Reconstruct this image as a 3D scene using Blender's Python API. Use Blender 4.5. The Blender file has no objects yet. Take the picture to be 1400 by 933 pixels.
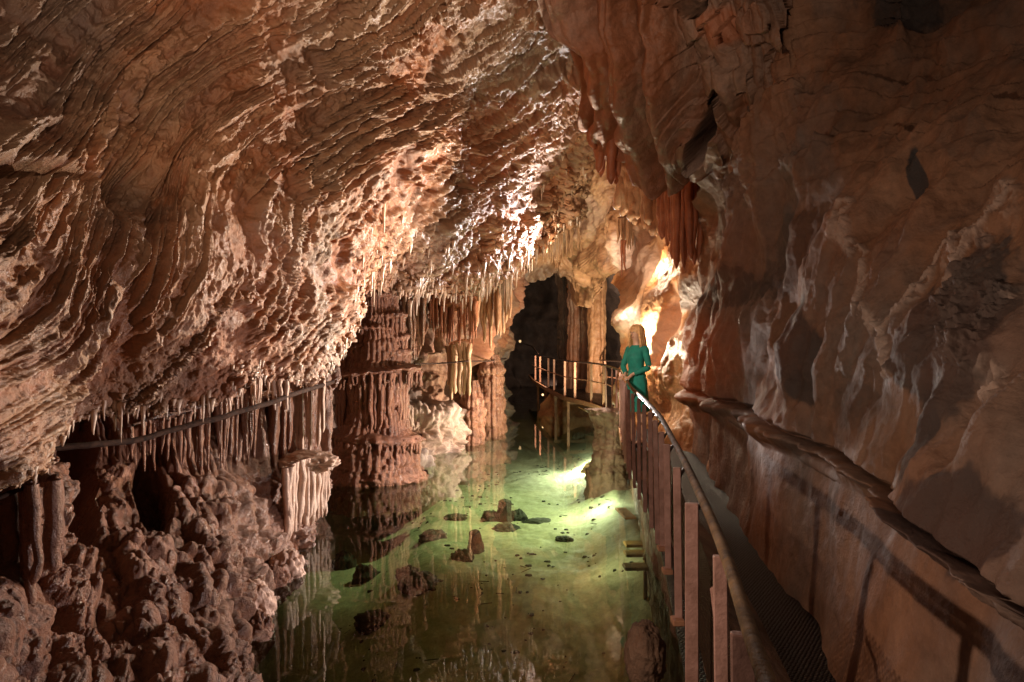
import bpy, math, random
import numpy as np
from mathutils import Vector

random.seed(11)
RNG = np.random.default_rng(7)
SC = bpy.context.scene
COL = SC.collection
R = math.radians
# camera 2.2 m above the lake (z = 0), looking along +Y; 24 mm lens
F, CX, CY, CAMZ = 933.33, 700.0, 466.5, 2.2
RES = 1.0


def W(px, py, Y):
    """a point of the cave seen in the survey picture at (px, py), Y metres ahead"""
    px = np.asarray(px, float); py = np.asarray(py, float); Y = np.asarray(Y, float)
    return np.stack(np.broadcast_arrays((px - CX) / F * Y, Y + 0 * px, CAMZ - (py - CY) / F * Y), -1)


# ------------------------------------------------------------------ noise
_perm = RNG.permutation(256).astype(np.int32)
_perm = np.concatenate([_perm, _perm, _perm])
_g = RNG.normal(size=(256, 3)); _g /= np.linalg.norm(_g, axis=1)[:, None]
_g = _g.astype(np.float32)
_off = RNG.random((256, 3)).astype(np.float32)


def perlin(P):
    P = np.asarray(P, np.float32); sh = P.shape[:-1]; P = P.reshape(-1, 3)
    out = np.empty(len(P), np.float32)
    for a in range(0, len(P), 150000):
        p = P[a:a + 150000]
        i = np.floor(p).astype(np.int32); f = p - i
        i &= 255
        u = f * f * f * (f * (f * 6 - 15) + 10)
        res = 0
        for dx in (0, 1):
            wx = u[:, 0] if dx else 1 - u[:, 0]
            hx = _perm[(i[:, 0] + dx) & 255]
            for dy in (0, 1):
                wy = u[:, 1] if dy else 1 - u[:, 1]
                hy = _perm[(hx + i[:, 1] + dy) & 255]
                for dz in (0, 1):
                    wz = u[:, 2] if dz else 1 - u[:, 2]
                    h = _perm[(hy + i[:, 2] + dz) & 255]
                    g = _g[h]
                    d = g[:, 0] * (f[:, 0] - dx) + g[:, 1] * (f[:, 1] - dy) + g[:, 2] * (f[:, 2] - dz)
                    res = res + wx * wy * wz * d
        out[a:a + 150000] = res
    return out.reshape(sh) * 1.5


def fbm(P, scale=1.0, octv=4, gain=0.5, seed=0.0, ridged=False):
    P = np.asarray(P, np.float32) * scale + seed * 17.31
    s = 0; a = 1.0; n = 0
    for k in range(octv):
        v = perlin(P)
        if ridged:
            v = 1 - 2 * np.abs(v)
        s = s + a * v; n += a; a *= gain; P = P * 2.03 + 5.7
    return s / n


def worley(P, scale=1.0, seed=0.0):
    """distance to the nearest jittered lattice point, about 0..1"""
    P = np.asarray(P, np.float32) * scale + seed * 9.7; sh = P.shape[:-1]; P = P.reshape(-1, 3)
    out = np.empty(len(P), np.float32)
    for a in range(0, len(P), 150000):
        p = P[a:a + 150000]; i = np.floor(p).astype(np.int32); f = p - i
        best = np.full(len(p), 9.0, np.float32)
        for dx in (-1, 0, 1):
            for dy in (-1, 0, 1):
                for dz in (-1, 0, 1):
                    h = _perm[_perm[_perm[(i[:, 0] + dx) & 255] + ((i[:, 1] + dy) & 255)] + ((i[:, 2] + dz) & 255)]
                    o = _off[h]
                    d = (o[:, 0] + dx - f[:, 0]) ** 2 + (o[:, 1] + dy - f[:, 1]) ** 2 + (o[:, 2] + dz - f[:, 2]) ** 2
                    np.minimum(best, d, out=best)
        out[a:a + 150000] = np.sqrt(best)
    return out.reshape(sh)


def smooth(a, b, x):
    t = np.clip((x - a) / (b - a), 0, 1)
    return t * t * (3 - 2 * t)


def tps(pts, vals, lam=1e-3):
    """thin plate spline through scattered 2-D points"""
    pts = np.asarray(pts, float) / 500.0; vals = np.asarray(vals, float); n = len(pts)

    def U(r2):
        return np.where(r2 > 1e-12, r2 * np.log(np.maximum(r2, 1e-12)), 0)
    K = U(((pts[:, None] - pts[None]) ** 2).sum(-1)) + lam * np.eye(n)
    Pm = np.concatenate([np.ones((n, 1)), pts], 1)
    A = np.zeros((n + 3, n + 3)); A[:n, :n] = K; A[:n, n:] = Pm; A[n:, :n] = Pm.T
    c = np.linalg.solve(A, np.concatenate([vals, np.zeros(3)]))

    def f(x, y):
        x = np.asarray(x, float); sh = x.shape
        q = np.stack([x.ravel(), np.asarray(y, float).ravel()], 1) / 500.0
        out = np.empty(len(q))
        for a in range(0, len(q), 60000):
            qq = q[a:a + 60000]
            out[a:a + 60000] = U(((qq[:, None] - pts[None]) ** 2).sum(-1)) @ c[:n] + c[n] + qq @ c[n + 1:]
        return out.reshape(sh)
    return f


def depth_fn(rows):
    rows = np.asarray(rows, float)
    f = tps(rows[:, :2], 1.0 / rows[:, 2])
    return lambda x, y: 1.0 / np.clip(f(x, y), 1 / 45.0, 1 / 0.9)


# ------------------------------------------------------------------ scene helpers
def tag(o, label=None, cat=None, group=None, kind=None):
    if label: o['label'] = label
    if cat: o['category'] = cat
    if group: o['group'] = group
    if kind: o['kind'] = kind
    return o


def empty(name, loc, label=None, cat=None, group=None):
    o = bpy.data.objects.new(name, None); COL.objects.link(o); o.location = loc
    return tag(o, label, cat, group)


def link_mesh(name, V, faces, mat, parent=None, attrs=None, smooth_shade=True):
    """V in world coordinates; a child is stored relative to its parent"""
    V = np.asarray(V, np.float32).reshape(-1, 3)
    if parent is not None:
        q = parent; off = np.zeros(3)
        while q is not None:
            off += np.array(q.location); q = q.parent
        V = V - off.astype(np.float32)
    me = bpy.data.meshes.new(name)
    if isinstance(faces, np.ndarray):
        nf, k = faces.shape
        me.vertices.add(len(V)); me.vertices.foreach_set('co', V.ravel())
        me.loops.add(nf * k); me.loops.foreach_set('vertex_index', faces.astype(np.int32).ravel())
        me.polygons.add(nf); me.polygons.foreach_set('loop_start', np.arange(0, nf * k, k, dtype=np.int32))
        me.update(calc_edges=True)
    else:
        me.from_pydata([tuple(map(float, v)) for v in V], [], faces)
    if smooth_shade:
        me.polygons.foreach_set('use_smooth', np.ones(len(me.polygons), bool))
    for k, v in (attrs or {}).items():
        at = me.attributes.new(k, 'FLOAT', 'POINT')
        at.data.foreach_set('value', np.asarray(v, np.float32).ravel())
    me.validate()
    if mat: me.materials.append(mat)
    o = bpy.data.objects.new(name, me); COL.objects.link(o)
    if parent is not None: o.parent = parent
    return o


def quads(nr, nc, wrap=False):
    r = np.arange(nr - 1)[:, None]; c = np.arange(nc if wrap else nc - 1)[None]
    c2 = (c + 1) % nc
    return np.stack([r * nc + c, r * nc + c2, (r + 1) * nc + c2, (r + 1) * nc + c], -1).reshape(-1, 4)


def normals(P, toward=None):
    du = np.gradient(P, axis=1); dv = np.gradient(P, axis=0)
    n = np.cross(du, dv); n /= np.linalg.norm(n, axis=-1, keepdims=True) + 1e-9
    if toward is not None:
        n = n * (1 if ((np.asarray(toward) - P) * n).sum(-1).mean() > 0 else -1)
    return n


CAM = np.array([0, 0, CAMZ])


def renormal(P, base, k=.6):
    n = base * k + normals(P, CAM) * (1 - k)
    return n / (np.linalg.norm(n, axis=-1, keepdims=True) + 1e-9)


class MB:
    """collects shapes into one mesh"""
    def __init__(self):
        self.V = []; self.Fq = []; self.n = 0

    def add(self, V, faces):
        V = np.asarray(V, float).reshape(-1, 3)
        self.V.append(V); self.Fq += [tuple(int(i) + self.n for i in f) for f in faces]; self.n += len(V)
        return self

    def tube(self, path, rad, seg=8, caps=True, squash=1.0, jit=0.0, phase=0.0):
        path = np.asarray(path, float); n = len(path)
        rad = np.broadcast_to(np.asarray(rad, float), (n,))
        T = np.gradient(path, axis=0); T /= np.linalg.norm(T, axis=1, keepdims=True) + 1e-9
        up = np.array([0, 0, 1.0]) if abs(T[0, 2]) < 0.9 else np.array([0, 1.0, 0])
        ring = []
        a = np.arange(seg) / seg * 2 * np.pi + phase
        for i in range(n):
            x = np.cross(T[i], up); x /= np.linalg.norm(x) + 1e-9
            y = np.cross(x, T[i])
            rr = rad[i] * (1 + (jit * (RNG.random(seg) - .5) if jit else 0))
            ring.append(path[i] + np.cos(a)[:, None] * x * (rr * np.ones(seg))[:, None] + np.sin(a)[:, None] * y * (rr * np.ones(seg))[:, None] * squash)
        V = np.concatenate(ring); f = [tuple(q) for q in quads(n, seg, True)]
        if caps: f += [tuple(range(seg))[::-1], tuple((n - 1) * seg + k for k in range(seg))]
        return self.add(V, f)

    def box(self, c, size, ax=(1, 0, 0), ay=(0, 1, 0), az=(0, 0, 1), bev=0.0):
        ax, ay, az = [np.asarray(v, float) / np.linalg.norm(v) for v in (ax, ay, az)]
        h = np.asarray(size, float) / 2
        b = min(bev, h.min() * .49)
        if b <= 0:
            pts = [(sx * h[0], sy * h[1], sz * h[2]) for sx in (-1, 1) for sy in (-1, 1) for sz in (-1, 1)]
            f = [(0, 1, 3, 2), (4, 6, 7, 5), (0, 4, 5, 1), (2, 3, 7, 6), (0, 2, 6, 4), (1, 5, 7, 3)]
        else:
            prof = [(-h[0] + b, -h[1]), (h[0] - b, -h[1]), (h[0], -h[1] + b), (h[0], h[1] - b), (h[0] - b, h[1]), (-h[0] + b, h[1]), (-h[0], h[1] - b), (-h[0], -h[1] + b)]
            k = [(1 - 2 * b / max(2 * h[0], 1e-6)), (1 - 2 * b / max(2 * h[1], 1e-6))]
            pts = []
            for z, s in ((-h[2], 1), (-h[2] + b, 0), (h[2] - b, 0), (h[2], 1)):
                pts += [(x * (k[0] if s else 1), y * (k[1] if s else 1), z) for x, y in prof]
            f = [tuple(q) for q in quads(4, 8, True)] + [tuple(range(8))[::-1], tuple(24 + i for i in range(8))]
        c = np.asarray(c, float)
        return self.add([c + p[0] * ax + p[1] * ay + p[2] * az for p in pts], f)

    def build(self, name, mat, parent=None, smooth_shade=False):
        return link_mesh(name, np.concatenate(self.V), self.Fq, mat, parent, smooth_shade=smooth_shade)


# ------------------------------------------------------------------ materials
def new_mat(name):
    m = bpy.data.materials.new(name); m.use_nodes = True
    nt = m.node_tree; nt.nodes.clear()
    return m, nt


def N(nt, t, **kw):
    n = nt.nodes.new(t)
    for k, v in kw.items(): setattr(n, k, v)
    return n


def mixc(nt, fac, a, b, mode='MIX'):
    n = N(nt, 'ShaderNodeMix', data_type='RGBA', blend_type=mode)
    for s, v in ((n.inputs[0], fac), (n.inputs[6], a), (n.inputs[7], b)):
        if hasattr(v, 'default_value') or hasattr(v, 'is_output'): nt.links.new(v, s)
        elif isinstance(v, (int, float)): s.default_value = v
        else: s.default_value = (*v, 1)
    return n.outputs[2]


def noise(nt, vec, scale, detail=5, rough=.55, dist=0.0):
    n = N(nt, 'ShaderNodeTexNoise'); nt.links.new(vec, n.inputs['Vector'])
    n.inputs['Scale'].default_value = scale; n.inputs['Detail'].default_value = detail
    n.inputs['Roughness'].default_value = rough; n.inputs['Distortion'].default_value = dist
    return n.outputs['Fac']


def ramp(nt, fac, stops):
    n = N(nt, 'ShaderNodeValToRGB'); e = n.color_ramp.elements
    while len(e) < len(stops): e.new(.5)
    for i, (p, c) in enumerate(stops):
        e[i].position = p; e[i].color = (*c, 1) if not isinstance(c, float) else (c, c, c, 1)
    nt.links.new(fac, n.inputs[0])
    return n.outputs[0]


def attr(nt, name):
    n = N(nt, 'ShaderNodeAttribute', attribute_name=name)
    return n.outputs['Fac']


def rock(name, dark, mid, light, patch=None, scale=1.0, bump=.5, rough=(.35, .7), crust_glint=(.52, .40, .34),
         stain_dark=(.04, .036, .036), fine=1.0, streak=0.0, spec=.5):
    m, nt = new_mat(name)
    tc = N(nt, 'ShaderNodeTexCoord').outputs['Object']
    vec = tc
    if streak:
        mp = N(nt, 'ShaderNodeMapping'); mp.inputs['Scale'].default_value = (1, 1, streak); nt.links.new(tc, mp.inputs[0]); vec = mp.outputs[0]
    n1 = noise(nt, vec, 1.6 * scale, 8, .62, .3)
    col = ramp(nt, n1, [(.28, dark), (.5, mid), (.72, light)])
    if patch is not None:
        n2 = noise(nt, vec, .55 * scale, 5, .6, .6)
        col = mixc(nt, ramp(nt, n2, [(.46, 0.0), (.58, 1.0)]), col, patch)
    n3 = noise(nt, tc, 14 * scale, 6, .7)
    col = mixc(nt, .7, col, ramp(nt, n3, [(.25, .45), (.55, 1.0), (.8, 1.35)]), 'MULTIPLY')
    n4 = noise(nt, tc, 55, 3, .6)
    crf = N(nt, 'ShaderNodeMath', operation='MULTIPLY'); nt.links.new(attr(nt, 'crust_glint'), crf.inputs[0])
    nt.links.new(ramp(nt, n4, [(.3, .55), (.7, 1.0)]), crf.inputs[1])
    col = mixc(nt, crf.outputs[0], col, crust_glint)  # pale mix: calcite deposit plus painted crest and vein glints
    col = mixc(nt, attr(nt, 'stain_dark'), col, stain_dark)
    col = mixc(nt, attr(nt, 'rust'), col, (.36, .10, .03))
    b = N(nt, 'ShaderNodeBsdfPrincipled'); nt.links.new(col, b.inputs['Base Color'])
    nt.links.new(ramp(nt, noise(nt, tc, 6, 4), [(.3, float(rough[0])), (.7, float(rough[1]))]), b.inputs['Roughness'])
    b.inputs['Specular IOR Level'].default_value = spec
    h1 = noise(nt, tc, 22 * fine, 8, .68)
    h2 = noise(nt, tc, 90 * fine, 3, .6)
    ad = N(nt, 'ShaderNodeMath', operation='MULTIPLY_ADD'); nt.links.new(h2, ad.inputs[0]); ad.inputs[1].default_value = .3; nt.links.new(h1, ad.inputs[2])
    bp = N(nt, 'ShaderNodeBump'); bp.inputs['Strength'].default_value = bump; bp.inputs['Distance'].default_value = .05
    nt.links.new(ad.outputs[0], bp.inputs['Height']); nt.links.new(bp.outputs[0], b.inputs['Normal'])
    o = N(nt, 'ShaderNodeOutputMaterial'); nt.links.new(b.outputs[0], o.inputs[0])
    return m


def plain(name, col, rough=.5, metal=0.0, var=.3, scale=20, bump=.15, col2=None, spec=.5):
    m, nt = new_mat(name)
    tc = N(nt, 'ShaderNodeTexCoord').outputs['Object']
    n = noise(nt, tc, scale, 6, .65)
    c2 = col2 or tuple(c * (1 - var) for c in col)
    c = ramp(nt, n, [(.35, c2), (.65, col)])
    b = N(nt, 'ShaderNodeBsdfPrincipled'); nt.links.new(c, b.inputs['Base Color'])
    b.inputs['Metallic'].default_value = metal; b.inputs['Specular IOR Level'].default_value = spec
    nt.links.new(ramp(nt, noise(nt, tc, scale * .6, 4), [(.3, max(.05, rough - .12)), (.7, min(1, rough + .12))]), b.inputs['Roughness'])
    bp = N(nt, 'ShaderNodeBump'); bp.inputs['Strength'].default_value = bump; bp.inputs['Distance'].default_value = .01
    nt.links.new(noise(nt, tc, scale * 4, 4), bp.inputs['Height']); nt.links.new(bp.outputs[0], b.inputs['Normal'])
    o = N(nt, 'ShaderNodeOutputMaterial'); nt.links.new(b.outputs[0], o.inputs[0])
    return m


def glow(name, col, strength):
    m, nt = new_mat(name)
    e = N(nt, 'ShaderNodeEmission'); e.inputs[0].default_value = (*col, 1); e.inputs[1].default_value = strength
    o = N(nt, 'ShaderNodeOutputMaterial'); nt.links.new(e.outputs[0], o.inputs[0])
    return m


M = {}
M['roof'] = rock('roof_rock', (.12, .042, .018), (.27, .092, .034), (.37, .15, .064), patch=(.19, .095, .054), bump=.5, rough=(.3, .65), crust_glint=(.45, .30, .18))
M['wall'] = rock('wall_rock', (.085, .048, .032), (.20, .103, .060), (.29, .165, .105), patch=(.15, .11, .092), streak=.5, bump=.4, rough=(.5, .85), spec=.3)
M['flow'] = rock('flowstone', (.12, .048, .029), (.245, .108, .064), (.38, .20, .125), patch=(.19, .085, .045), bump=.8, rough=(.16, .55), fine=1.3)
M['flow_pale'] = rock('pale_flowstone', (.36, .22, .16), (.55, .38, .29), (.68, .54, .45), bump=.35, rough=(.3, .55), fine=1.4)
M['red'] = rock('red_drapery', (.18, .05, .02), (.31, .10, .042), (.42, .18, .085), bump=.3, rough=(.3, .55), streak=.25)
M['tan'] = rock('tan_drapery', (.26, .12, .055), (.42, .23, .12), (.55, .36, .22), bump=.35, rough=(.35, .6), streak=.25)
M['orange'] = rock('orange_rock', (.26, .10, .035), (.42, .19, .07), (.52, .30, .15), patch=(.38, .22, .12), bump=.4, rough=(.3, .6))
M['grey'] = rock('grey_brown_rock', (.07, .038, .025), (.17, .095, .062), (.26, .165, .12), patch=(.22, .085, .04), bump=.4, rough=(.35, .65), streak=.5)
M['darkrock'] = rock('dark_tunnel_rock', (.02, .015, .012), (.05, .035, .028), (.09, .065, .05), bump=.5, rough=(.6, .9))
M['bank'] = rock('bank_rock', (.05, .03, .02), (.14, .075, .045), (.22, .13, .09), bump=.6, rough=(.5, .8))
M['straw'] = rock('calcite_straw', (.42, .27, .18), (.60, .45, .34), (.74, .62, .52), bump=.2, rough=(.3, .5))
M['sub'] = rock('algae_rock', (.008, .011, .006), (.022, .026, .015), (.05, .055, .032), bump=.6, rough=(.6, .9))

# ------------------------------------------------------------------ rock sheets
GRAIN = 1.0


def skirt(P, side, vec, steps=3):
    """carry one border of the sheet back into the rock so that it has a far side"""
    vec = np.asarray(vec, float)
    e = {'bottom': P[-1], 'top': P[0], 'right': P[:, -1], 'left': P[:, 0]}[side]
    if len(vec) == 4:                       # straight away from the open cave, then into the rock mass
        ray = e - CAM; ray /= np.linalg.norm(ray, axis=1, keepdims=True)
        vec = ray * vec[3] + vec[:3]
    if side in ('bottom', 'top'):
        e = P[-1] if side == 'bottom' else P[0]
        ex = [e + vec * (k / steps) ** 1.2 for k in range(1, steps + 1)]
        return np.concatenate([P, np.stack(ex)], 0) if side == 'bottom' else np.concatenate([np.stack(ex[::-1]), P], 0)
    e = P[:, -1] if side == 'right' else P[:, 0]
    ex = [e + vec * (k / steps) ** 1.2 for k in range(1, steps + 1)]
    return np.concatenate([P, np.stack(ex, 1)], 1) if side == 'right' else np.concatenate([np.stack(ex[::-1], 1), P], 1)


def pad_attr(A, side, k=3):
    if side == 'bottom': return np.concatenate([A, np.repeat(A[-1:], k, 0)], 0)
    if side == 'top': return np.concatenate([np.repeat(A[:1], k, 0), A], 0)
    if side == 'right': return np.concatenate([A, np.repeat(A[:, -1:], k, 1)], 1)
    return np.concatenate([np.repeat(A[:, :1], k, 1), A], 1)


def sheet(name, P, mat, skirts=(), attrs=None, parent=None):
    attrs = dict(attrs or {})
    for side, vec in skirts:
        P = skirt(P, side, vec)
        attrs = {k: pad_attr(v, side) for k, v in attrs.items()}
    nr, nc = P.shape[:2]
    return link_mesh(name, P, quads(nr, nc), mat, parent, attrs)


def axis(a, b, lo, hi, step_in, step_out):
    """fine steps inside the picture, coarse ones beyond it"""
    xs = [a]
    while xs[-1] < b:
        x = xs[-1]; xs.append(x + (step_in if lo <= x <= hi else step_out))
    return np.array(xs) * 1.0


def coarse(f, px, py):
    return f(px, py)


def blob(px, py, cx, cy, rx, ry, ang=0.0):
    c, s = math.cos(R(ang)), math.sin(R(ang))
    dx, dy = px - cx, py - cy
    return np.sqrt(((dx * c + dy * s) / rx) ** 2 + ((-dx * s + dy * c) / ry) ** 2)


# ================================================================== 1. the great left roof
def build_roof():
    D = depth_fn([(0, 0, 4.2), (400, 0, 5.6), (760, 0, 7.2), (0, 300, 3.5), (0, 640, 3.2), (100, 570, 4.3), (290, 525, 5.2), (400, 515, 6.0),
                  (300, 300, 5.0), (500, 250, 7.2), (460, 470, 7.3), (500, 400, 8.8), (600, 380, 10.5), (700, 350, 12.5), (770, 295, 15.5),
                  (830, 235, 17), (700, 200, 10.8), (820, 120, 11.5), (600, 100, 8.0), (-260, 300, 2.6), (-260, -250, 3.3), (400, -250, 4.4), (860, -250, 6.2), (-260, 750, 2.4), (150, 420, 4.2), (220, 250, 4.9)])
    bx = [-300, -60, 0, 40, 62, 75, 100, 130, 165, 200, 250, 290, 330, 365, 400, 425, 445, 462, 475, 485, 498, 520, 560, 600, 640, 680, 700, 715, 730, 760, 790, 815, 835, 900]
    by = [760, 700, 672, 655, 640, 612, 578, 566, 560, 558, 552, 540, 512, 520, 528, 518, 500, 470, 445, 418, 400, 396, 398, 402, 392, 384, 372, 352, 335, 310, 285, 262, 235, 200]
    px1 = axis(-280, 868, -10, 868, 1.0 / RES, 7)
    v = np.concatenate([np.linspace(0, .3, 26)[:-1], np.linspace(.3, 1, int(520 * RES))])
    fr = np.interp(px1, bx, by)
    jx = np.stack([px1 * .035, px1 * 0, px1 * 0], -1)
    fr = fr + 7 * fbm(jx, 1, 4, .6, 3) + 4 * fbm(jx * 5, 1, 2, .6, 4)
    py = -260 + (fr[None] + 260) * v[:, None]
    px = np.broadcast_to(px1[None], py.shape).copy()
    # rows may lean: rock folds over the rim
    Y = coarse(D, px, py)
    # strata: level lines of S follow the beds of the roof
    lines = [(0, [(-150, 330), (0, 232), (60, 180), (110, 90), (200, 10), (260, -60)]),
             (1, [(-100, 520), (60, 420), (105, 330), (130, 250), (160, 190), (215, 120), (300, 60), (420, -10), (560, -160)]),
             (2, [(0, 600), (100, 520), (170, 440), (222, 350), (243, 285), (262, 235), (320, 170), (430, 105), (545, 30), (620, -30)]),
             (3, [(60, 640), (160, 540), (260, 460), (328, 385), (345, 350), (335, 305), (345, 268), (400, 205), (480, 150), (600, 85), (740, 10)]),
             (4, [(200, 610), (290, 530), (380, 450), (404, 400), (412, 335), (445, 285), (530, 225), (640, 165), (730, 110), (795, 55)]),
             (5, [(330, 580), (400, 520), (458, 440), (492, 345), (550, 300), (640, 250), (720, 195), (810, 130)]),
             (6, [(420, 580), (470, 480), (520, 410), (590, 355), (660, 310), (740, 262), (825, 190)]),
             (7, [(520, 480), (600, 410), (700, 350), (780, 290), (850, 240)])]
    pts, vals = [], []
    for s, L in lines:
        for p in L: pts.append(p); vals.append(s)
    S = coarse(tps(pts, vals, 3e-3), px, py)
    P = W(px, py, Y)
    nrm = normals(P, CAM)
    big = fbm(P, .55, 4, .5, 1)
    med = fbm(P, 2.2, 4, .55, 2)
    fin = fbm(P, 9.0, 3, .6, 5)
    sc = (Y / 7.0) ** .8
    patch = smooth(-.16, .16, fbm(P, .9, 5, .6, 8) + .16)          # beds vs smooth faces
    # crystal-crusted rim near the edge
    dr = (fr[None] - py)
    rim = smooth(115, 15, dr) * smooth(330, 470, px) + .35 * smooth(60, 0, dr)
    rim *= .65 + .6 * fbm(P, 1.2, 3, .5, 21)
    rim = np.clip(rim, 0, 1)
    low = smooth(190, 40, dr) * smooth(420, 250, px)

    def saw(t, sharp=.12):
        f = t - np.floor(t)
        return np.where(f < 1 - sharp, f / (1 - sharp), (1 - f) / sharp)
    w = .42 * fbm(P, 1.1, 5, .55, 11) + .16 * med + .06 * fin
    z0 = S * 0; S = S + .55 * perlin(np.stack([S * 1.3, z0, z0 + 3.3], -1)) + .22 * perlin(np.stack([S * 3.4, z0, z0 + 7.7], -1)) + .25 * big
    t1 = S * 1.3 + w * 1.5; t2 = S * 3.7 + w * 2.3 + .4 * big; t3 = S * 9.5 + w * 5 + .4 * fin
    qs = np.stack([S * 5.0 + P[..., 0] * .3, P[..., 1] * .42, P[..., 2] * .42], -1) + (.22 * med + .09 * fin)[..., None]
    wr1 = fbm(qs, 1.0, 4, .6, 14, True); wr2 = fbm(qs * np.array([2.3, 1.8, 1.8]), 1.0, 4, .65, 15, True)
    m2 = smooth(-.25, .25, fbm(P, 1.5, 3, .5, 12)); m3 = smooth(-.2, .3, fbm(P, 2.4, 3, .5, 13))
    calm = 1 - .75 * rim
    d = sc * (.30 * big + .085 * med + .012 * fin)
    d += sc * calm * ((.12 * saw(t1, .12) + .05 * saw(t2, .14) * m2) * (.12 + .88 * patch) + .008 * saw(t3, .22) * m3 * patch)
    d += sc * calm * ((.13 * np.clip(wr1, 0, 1) ** 1.8 + .065 * np.clip(wr2, 0, 1) ** 1.6) * (.10 + .90 * patch))
    # deep notch at the far left and the cut over it
    d -= .25 * smooth(1, .3, blob(px, py, 20, 245, 120, 14, 2))
    d -= .20 * smooth(1.1, .2, blob(px, py, 170, 275, 60, 55, 35)) * (1 + med)
    P = P + nrm * d[..., None]; nrm = renormal(P, nrm)                 # finer relief follows the coarse one
    d = sc * .02 * fbm(P, 8, 4, .6, 33)
    # coralloid rim: knobbly
    kn = worley(P, 5.5, 1); kn2 = worley(P, 17.0, 2)
    d += sc * rim * (.10 * (1 - kn) + .06 * (1 - kn2) + .06 * fbm(P, 6, 4, .65, 31, True))
    d += sc * low * .035 * fbm(P, 9, 4, .65, 32, True)
    crest_glint = np.clip(smooth(.8, .98, saw(t2, .16)) * m2 * patch * .6 + smooth(.38, .7, wr1) * patch * .6 + smooth(.4, .7, wr2) * patch * .4, 0, 1) * calm  # crests paled as painted highlights, mixed into the calcite crust colour
    crust_glint = np.clip(.55 * crest_glint + .38 * rim * (1 - kn) + .08 * low, 0, 1)
    stain_dark = .8 * smooth(1.2, .5, blob(px, py, 30, 60, 150, 170) + .5 * med) + .55 * smooth(1.1, .5, blob(px, py, 165, 300, 70, 70, 35) + .5 * fin)  # darker over the upper left and inside the notch
    P = P + nrm * d[..., None]
    o = sheet('cave_roof', P, M['roof'], [('bottom', (-.7, 0, 1.1, 2.4)), ('right', (-.2, 0, .3, 3))], {'crust_glint': crust_glint, 'stain_dark': np.clip(stain_dark, 0, 1) * .7})
    tag(o, kind='structure')
    straws(o, px, py, P, fr)
    return px, py, P, nrm, fr


def straws(parent, px, py, P, fr):
    rg = np.random.default_rng(77)
    M_ = []
    nr, nc = px.shape
    while len(M_) < 520:
        j = rg.integers(nc)
        x = px[0, j]
        if not (-5 < x < 838): continue
        if x < 440 and rg.random() > .22: continue
        back = rg.exponential(26 if x > 440 else 10)
        i = int(np.argmin(np.abs(py[:, j] - (fr[j] - back - 1))))
        if i < 30: continue
        p = P[i, j]
        L = (.03 + rg.exponential(.042)) * (p[1] / 9) ** .5 * (1.5 if 470 < x < 740 else 1)
        L = min(L, .34)
        M_.append((p, L, (.008 + .016 * rg.random()) * (p[1] / 9) ** .5 * (1 + L)))
    M_.sort(key=lambda a: -a[1] * a[2] / a[0][1] ** 2)

    def one(mb, p, L, r):
        k = rg.normal(size=(5, 2)) * r * .12
        t = np.array([-.35, .1, .4, .75, 1.0])
        pts = np.array([[p[0] + k[q, 0], p[1] + k[q, 1], p[2] - t[q] * L] for q in range(5)])
        mb.tube(pts, r * np.array([1.5, 1.1, .75, .5, .18]), 6)
    for p, L, r in M_[:99]:
        mb = MB(); one(mb, p, L, r); mb.build('stalactite', M['straw'], parent, True)
    mb = MB()
    for p, L, r in M_[99:]: one(mb, p, L, r)
    o = mb.build('small_stalactites', M['straw'], parent, True); o['kind'] = 'stuff'


ROOF = build_roof()


# ================================================================== 2. the near left shore
def ribs(u, seed, n):
    """irregular organ-pipe profile along u, 0..1"""
    w = u * n + 1.1 * perlin(np.stack([u * n * .23, u * 0 + seed, u * 0], -1))
    return np.abs(np.sin(np.pi * w)) ** .7


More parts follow.
